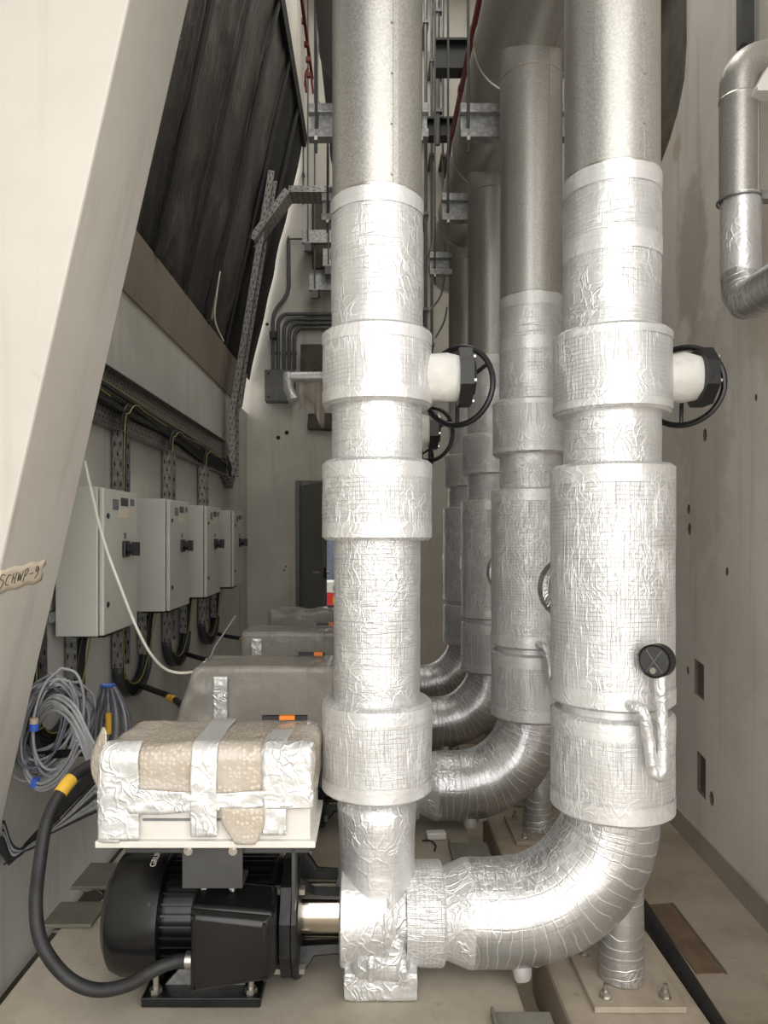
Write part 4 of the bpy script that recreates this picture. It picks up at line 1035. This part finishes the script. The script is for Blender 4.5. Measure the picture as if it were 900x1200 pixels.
# heavy black power cable
pc = thing('power_cable', 'thick black power cable with yellow sleeve looping to the terminal box', 'cable', px(100, 1165, 1.83))
pp = [px(118, 892, 2.08), px(97, 902, 2.04), px(76, 922, 1.98), px(56, 960, 1.92), px(46, 1015, 1.86), px(42, 1065, 1.80), px(50, 1108, 1.78), px(78, 1145, 1.775), px(112, 1160, 1.775), px(150, 1154, 1.78), px(182, 1136, 1.79), px(205, 1127, 1.81), V(-.45, 1.81, -1.06)]
mb = MB(); mb.sweep(smooth_path(pp, 8), .0165, 16); part('cable_sheath', mb, 'rubber', pc)
sp_ = smooth_path(pp, 8); mb = MB(); mb.sweep(sp_[13:19], .0185, 16); part('yellow_sleeve', mb, 'yellow', pc)
cable('thin_white_cable', [px(99, 540, 2.5), px(108, 580, 2.55), px(122, 635, 2.62), px(142, 690, 2.66), px(160, 735, 2.7), px(178, 768, 2.74), px(198, 786, 2.8), V(-.70, 2.83, -.535), V(-.655, 2.86, -.50)], .0055, 'whitecable', 'thin white cable hanging across the first grey panel')
cable('thin_white_cable', [px(276, 722, 3.3), px(266, 737, 3.2), px(252, 758, 3.05), V(-.655, 2.96, -.497), V(-.66, 2.9, -.497)], .0042, 'greycable', 'short pale cable reaching over the wide-draped dust-sheeted pump')

# ------------------------------------------------------------------ end wall fittings
jb = thing('junction_box', 'grey square junction box on the end wall', 'junction box', px(327, 470, YB - .08))
p0 = px(310, 433, YB - .15); p1 = px(345, 470, YB - .15)
mb = MB(); mb.box(p0.x, p1.x, YB - .15, YB - .001, p1.z, p0.z); part('box_body', mb, 'jbox', jb, smooth=False, bevel=.005)
mb = MB()
for xx in (p0.x + .04, p1.x - .04):
    for zz in (p0.z - .04, p1.z + .04): mb.cyl((xx, YB - .15, zz), (xx, YB - .156, zz), .012, n=10)
part('lid_screw', mb, 'black', jb)
mb = MB(); q0 = px(352, 403, YB - .25); q1 = px(380, 438, YB - .25); mb.box(q0.x, q1.x, YB - .25, YB - .001, q1.z, q0.z)
single('concrete_block', mb, 'mold', 'olive grey block fixed on the end wall beside the conduits', 'block', smooth=False, bevel=.01)
GC = 'bent conduits entering the junction box'
def conduit(pts, r, lab, bends=None):
    t = thing('conduit', lab, 'conduit', pts[-1], GC)
    mb = MB(); mb.sweep(pts, r, 10); part('conduit_tube', mb, 'conduit', t)
    mb = MB()
    q = Vector(pts[len(pts) // 4]); q2 = Vector(pts[-1]) + V(0, 0, .18)
    mb.box(q2.x - .022, q2.x + .022, YB - .06, YB - .001, q2.z - .012, q2.z + .012); part('saddle', mb, 'conduit', t, smooth=False)
yc = YB - .045
for k, (xx, yt) in enumerate(((326, 368), (333, 374), (339, 379), (345, 384))):
    a = px(xx, 433, yc); top = px(xx, yt, yc); rr_ = .10
    pts = [a, V(a.x, yc, top.z - rr_)] + arc((a.x + rr_, yc, top.z - rr_), rr_, math.pi, math.pi / 2, 8, (1, 0, 0), (0, 0, 1)) + [V(.1, yc, top.z)]
    conduit(pts[::-1], .019, 'grey conduit bending to the header side, %s from the grey box edge' % ('first', 'second', 'third', 'fourth')[k])
pts = smooth_path([px(338, 282, yc), px(338.5, 320, yc), px(338, 338, yc), px(333, 350, yc), px(324, 362, yc), px(320, 374, yc), px(320, 400, yc), px(320, 433, yc)], 5)
conduit(pts, .02, 'long grey conduit with an offset bend dropping to the grey box')
mb = MB(); q = px(320, 393, yc - .02); mb.obox(q, (1, 0, 0), (0, 1, 0), (0, 0, 1), .032, .04, .04); single('conduit_coupler', mb, 'darkgrey', 'dark square coupler on the offset conduit', 'fitting', smooth=False, bevel=.008)
mb = MB(); q = px(338, 280, yc); mb.sweep(arc(q, .02, 0, math.pi * 2, 12, (0, 1, 0), (0, 0, 1))[:-1], .012, 8, False, closed=True); mb.cyl(q, q + V(.16, 0, 0), .01, n=8); single('conduit_elbow', mb, 'conduit', 'round elbow fitting topping the offset conduit', 'fitting')
# foil drain branch
fb = thing('foil_branch', 'thin foil-wrapped branch pipe with down-turned elbow near the end wall', 'pipe', px(352, 470, 4.985))
a = px(338, 442, 4.985)
mb = MB(); mb.sweep([(-.10, 4.985, a.z), (-.3, 4.985, a.z), (a.x + .02, 4.985, a.z)], .036, 20, True, .003, 25); part('branch_run', mb, 'foil', fb)
mb = MB(); mb.sweep([(a.x, 4.985, a.z + .03), (a.x, 4.985, a.z - .08), (a.x + .04, 4.95, a.z - .17)], .036, 20, True, .004, 25); part('branch_drop', mb, 'foil_crumple', fb)
def hang(u, v):
    q = px(350 + 30 * u, 445 + (38 - 18 * math.sin(u * 5)) * v, 5.05); q.y += .03 * math.sin(u * 14) * (.3 + v); return q
mb = MB(); mb.grid(hang, 24, 10); single('plastic_rag', mb, 'rag', 'pale plastic rag hanging from the thin foil branch', 'plastic sheet', fix=False, solid=.002)
mb = MB(); softbox(mb, px(362, 505, YB + .05) + V(0, 0, 0), px(396, 486, YB - .1) + V(0, 0, 0) + V(0, .16, 0), .03, 6, .02, 7)
q0 = px(361, 505, YB); q1 = px(398, 485, YB); mb = MB(); softbox(mb, (q0.x, YB - .06, q0.z), (q1.x, YB + .01, q1.z), .02, 6, .014, 8); single('mortar_patch', mb, 'mold', 'rough dark mortar patch on the end wall', 'patch')
mb = MB(); softbox(mb, (px(366, 0, YB).x, YB - .05, 2.78), (px(392, 0, YB).x, YB + .01, 3.5), .02, 8, .012, 6); single('rough_blockwork', mb, 'mold', 'rough dark strip of bare blockwork on the end wall', 'patch')
for k, (y0, y1, x0, x1, d) in enumerate(((270, 285, 354, 388, 7.3), (322, 340, 362, 390, 7.35), (292, 312, 378, 392, 7.2))):
    a = px(x0, y1, d); b = px(x1, y0, d)
    t = thing('wall_bracket', 'galvanised wall bracket on the end wall, ' + ('widest of three', 'lowest of three', 'smallest of three')[k], 'bracket', (a.x, d, a.z), 'brackets on the end wall')
    mb = MB(); mb.box(a.x, b.x + .25, d, d + .04, a.z, b.z); part('channel', mb, 'galv', t, smooth=False, bevel=.004)
    mb = MB(); mb.box(a.x, b.x + .25, d, d + .06, b.z - .006, b.z + .006); mb.box(a.x, b.x + .25, d - .03, d, a.z - .006, a.z + .006); part('channel_lip', mb, 'galv', t, smooth=False)
    mb = MB(); mb.box(a.x + .04, a.x + .1, d + .04, YB, a.z, b.z); part('channel_arm', mb, 'galv', t, smooth=False)
    mb = MB(); mb.cyl((a.x + .06, d - .02, a.z - .06), (a.x + .06, d - .02, CE), .008, n=6); mb.obox((a.x + .06, d - .02, a.z - .05), (1, 0, 0), (0, 1, 0), (0, 0, 1), .035, .02, .04); part('hanging_rod', mb, 'conduit', t)
# vertical conduits on the end wall
for k, (x, d, y0, y1, r) in enumerate(((355.5, YB - .03, -20, 240, .008), (372, 7.1, -20, 160, .012), (499, 7.2, -20, 400, .016), (506, 7.3, -20, 440, .014), (513, 6.9, -20, 170, .022), (519, 7.3, -20, 330, .012))):
    a = px(x, y1, d)
    t = thing('vertical_conduit', ('thin conduit beside the edge of the black roof', 'grey conduit rising above the hangers beside the red pipe', 'conduit pair member close to the first riser', 'slim conduit dropping behind the hand wheel', 'thick conduit crossing the dark beams', 'slim conduit crossing the lower dark beam')[k], 'conduit', a, 'conduits rising up the end wall')
    mb = MB(); mb.cyl(a, V(a.x, d, CE), r, n=8); part('conduit_tube', mb, 'conduit', t)
    z = a.z + .3
    while z < CE - .3:
        mb = MB(); mb.box(a.x - r * 1.8, a.x + r * 1.8, d - r * 1.5, YB - .001 if d > 7.15 else d + r * 1.5, z, z + .03); z += .95
        part('conduit_clip', mb, 'conduit', t, smooth=False)
# dark beams
for k, (d, x0) in enumerate(((6.0, .53), (7.0, -.05))):
    t = thing('steel_beam', ('dark steel beam end below the ceiling above the header', 'dark steel beam nearest the end wall')[k], 'beam', (x0, d, 3.8))
    mb = MB(); h_ = 4.05 if k == 0 else 3.98; mb.box(x0, xr(d), d - .01, d + .01, 3.84, h_); part('beam_web', mb, 'steel_beam', t, smooth=False)
    mb = MB(); mb.box(x0, xr(d), d - .07, d + .07, h_, h_ + .02); mb.box(x0, xr(d), d - .07, d + .07, 3.82, 3.84); part('beam_flange', mb, 'steel_beam', t, smooth=False)
# red sprinkler pipes
t = thing('sprinkler_pipe', 'dark red sprinkler pipe running beside the big header', 'pipe', (.776, 6.3, 3.73))
mb = MB(); mb.cyl((.776, 5.0, 3.77), (.776, YB, 3.77), .037, n=14); part('pipe_run', mb, 'redpipe', t)
for d in (5.4, 6.1, 6.8):
    mb = MB(); mb.cyl((.776, d, 3.77), (.776, d + .06, 3.77), .045, n=14); part('pipe_coupling', mb, 'redpipe', t)
t = thing('thin_red_pipe', 'thin dark red pipe with branching fittings high by the roof edge', 'pipe', (-.42, 6.0, 3.1))
mb = MB(); mb.sweep([px(351, -20, 4.4), px(366, 92, 5.3)], .011, 8); part('pipe_run', mb, 'redpipe', t)
mb = MB(); mb.sweep(smooth_path([px(362, 68, 5.2), px(364, 82, 5.25), px(367, 110, 5.3)], 4), .008, 8); mb.sweep(smooth_path([px(361, 80, 5.2), px(358, 88, 5.2), px(359, 108, 5.2)], 4), .008, 8); part('pipe_branch', mb, 'redpipe', t)
mb = MB()
for (x, y) in ((356, 25), (359, 52), (361, 70), (362, 88)):
    q = px(x, y, 4.9); mb.obox(q, (1, 0, 0), (0, 1, 0), (0, 0, 1), .015, .012, .015)
part('pipe_fitting', mb, 'redpipe', t, smooth=False)
cable('loose_wire', [px(512, 255, 5.0), px(520, 285, 5.0), px(522, 310, 5.0), px(517, 345, 5.0), px(505, 362, 5.0), px(503, 366, 5.0)], .007, 'greycable', 'loose grey wire drooping from the rearmost hangers')
cable('loose_wire', [px(524, 360, 5.2), px(520, 378, 5.2), px(510, 396, 5.2)], .007, 'greycable', 'pale wire end hanging behind the hand wheel')
# timber sliver on the black roof
mb = MB(); a = px(247, 374, 5.55); b = px(257, 318, 5.5); mb.obox((a + b) / 2 , (0, 1, 0), (1, 0, -.22), b - a, .028, .008, (b - a).length / 2); single('timber_strip', mb, 'wood', 'pale timber strip standing against the black roof', 'timber', smooth=False, bevel=.002)
mb = MB(); mb.sweep(smooth_path([px(258, 318, 5.45), px(254, 345, 5.45), px(252, 375, 5.5), px(262, 400, 5.6)], 5), .006, 6); single('roof_wire', mb, 'whitecable', 'stray wire curling by the pale timber strip', 'wire')

# ------------------------------------------------------------------ right wall pipe and floor bits
wp = thing('wall_pipe', 'bent metal pipe, half foil wrapped, hung on the stained wall', 'pipe', (1.26, 2.45, .80))
YW = 2.45; XW = (866 - VX) * YW / F
zt = (VY - 72) * YW / F; zb = .80
mb = MB(); bw = .085
mb.sweep([(xr(YW) + .02, YW, zt), (XW + bw, YW, zt)] + arc((XW + bw, YW, zt - bw), bw, math.pi / 2, math.pi, 10, (1, 0, 0), (0, 0, 1)) + [(XW, YW, zt - .13)], .062, 32, False, up=(0, 1, 0)); part('top_elbow', mb, 'jacket', wp)
mb = MB(); mb.lathe(XW, YW, [(.062, zt - .13), (.062, 1.13)], 32); j = part('metal_jacket', mb, 'jacket', wp)
mb = MB(); mb.lathe(XW, YW, [(.062, zt - .125), (.065, zt - .13), (.062, zt - .135)], 32); part('bead_ring', mb, 'bead', j)
mb = MB(); mb.obox((XW + .045, YW - .043, (zt - .13 + 1.13) / 2), (.7, -.7, 0), (.7, .7, 0), (0, 0, 1), .002, .005, (zt - .13 - 1.13) / 2); part('lap_seam', mb, 'jacket', j, smooth=False)
mb = MB(); mb.lathe(XW + .006, YW, [(.064, 1.14), (.064, .86)], 32, .003, 24); part('foil_section', mb, 'foil_crumple', wp)
mb = MB(); mb.sweep([(XW + .006, YW, .88), (XW + .006, YW - .01, .82), (XW + .01, YW - .04, .785), (XW + .012, YW - .1, .775), (XW + .012, YW - .35, .775), (XW + .012, YW - 1.3, .775)], [.064, .065, .068, .068, .068, .068], 32, True, .003, 22, up=(1, 0, 0)); part('lower_run', mb, 'foil_elbow', wp)
t = thing('pipe_bracket', 'white triangular bracket holding the bent pipe to the wall', 'bracket', (1.36, 2.4, 1.5))
mb = MB(); q = [px(885, 104, 2.36), px(900, 78, 2.36), px(915, 104, 2.36)]; mb.prism(q, (0, .03, 0)); part('gusset', mb, 'white', t, smooth=False)
mb = MB(); a = px(886, 108, 2.36); mb.box(a.x, xr(2.36) + .01, 2.35, 2.41, a.z, a.z + .014); part('arm', mb, 'white', t, smooth=False)
t = thing('pipe_clamp', 'galvanised clamp where the foil wrap begins on the bent pipe', 'clamp', (1.36, 2.42, 1.12))
mb = MB(); a = px(889, 236, 2.42); mb.box(a.x, xr(2.42) + .01, 2.40, 2.44, a.z, a.z + .03); part('arm', mb, 'galv', t, smooth=False)
mb = MB(); mb.sweep(arc((XW, YW, a.z + .015), .068, 0, 2 * math.pi, 24, (1, 0, 0), (0, 1, 0))[:-1], .004, 6, False, closed=True); part('clamp_ring', mb, 'galv', t)
mb = MB(); a = px(870, 50, 2.68); b = px(884, -30, 2.68); mb.box(a.x, b.x, 2.68, xr(0) + 1.46, a.z, b.z); single('wall_channel', mb, 'darkgrey', 'dark vertical steel channel above the bent pipe', 'channel', smooth=False)
mb = MB(); a = px(886, 470, 2.55); mb.box(xr(2.5) - .012, xr(2.5) + .02, 2.47, 2.56, a.z, a.z + .022); single('wall_clip', mb, 'wood', 'small pale timber stub set in the stained wall', 'stub', smooth=False)
# floor
mb = MB(); mb.sweep(smooth_path([(.955, 1.5, FL + .028), (.975, 2.0, FL + .028), (1.0, 2.5, FL + .028), (1.015, 2.9, FL + .028), (1.02, 4.5, FL + .028), (1.01, 6.5, FL + .028)], 6), .028, 12); single('floor_hose', mb, 'rubber', 'black hose lying on the floor beside the plinths', 'hose')
t = thing('trench_cover', 'narrow brown trench cover let into the floor beside the hose', 'cover', (1.1, 2.55, FL))
mb = MB(); mb.prism([(1.057, 2.78, FL), (1.155, 2.79, FL), (1.145, 2.35, FL), (1.052, 2.345, FL)], (0, 0, .004)); part('cover_plate', mb, 'rust', t, smooth=False)
mb = MB(); mb.prism([(1.155, 2.79, FL), (1.161, 2.79, FL), (1.151, 2.344, FL), (1.145, 2.344, FL)], (0, 0, .007)); part('cover_edge', mb, 'zinc', t, smooth=False)
mb = MB(); a = px(511, 982, 2.88); mb.obox((a.x, 2.88, -1.19), (1, .1, 0), (-.1, 1, 0), (0, 0, 1), .038, .02, .013); single('foam_offcut', mb, 'white', 'white foam offcut lying on the second concrete pump base', 'offcut', smooth=False, bevel=.004)
mb = MB(); a = px(505, 992, 2.8); mb.sweep(smooth_path([(a.x - .03, 2.85, -1.2), (a.x + .0, 2.84, -1.196), (a.x + .018, 2.8, -1.198), (a.x + .01, 2.76, -1.2)], 5), .0035, 6); single('wire_scrap', mb, 'rubber', 'black wire scrap beside the white foam offcut', 'wire')
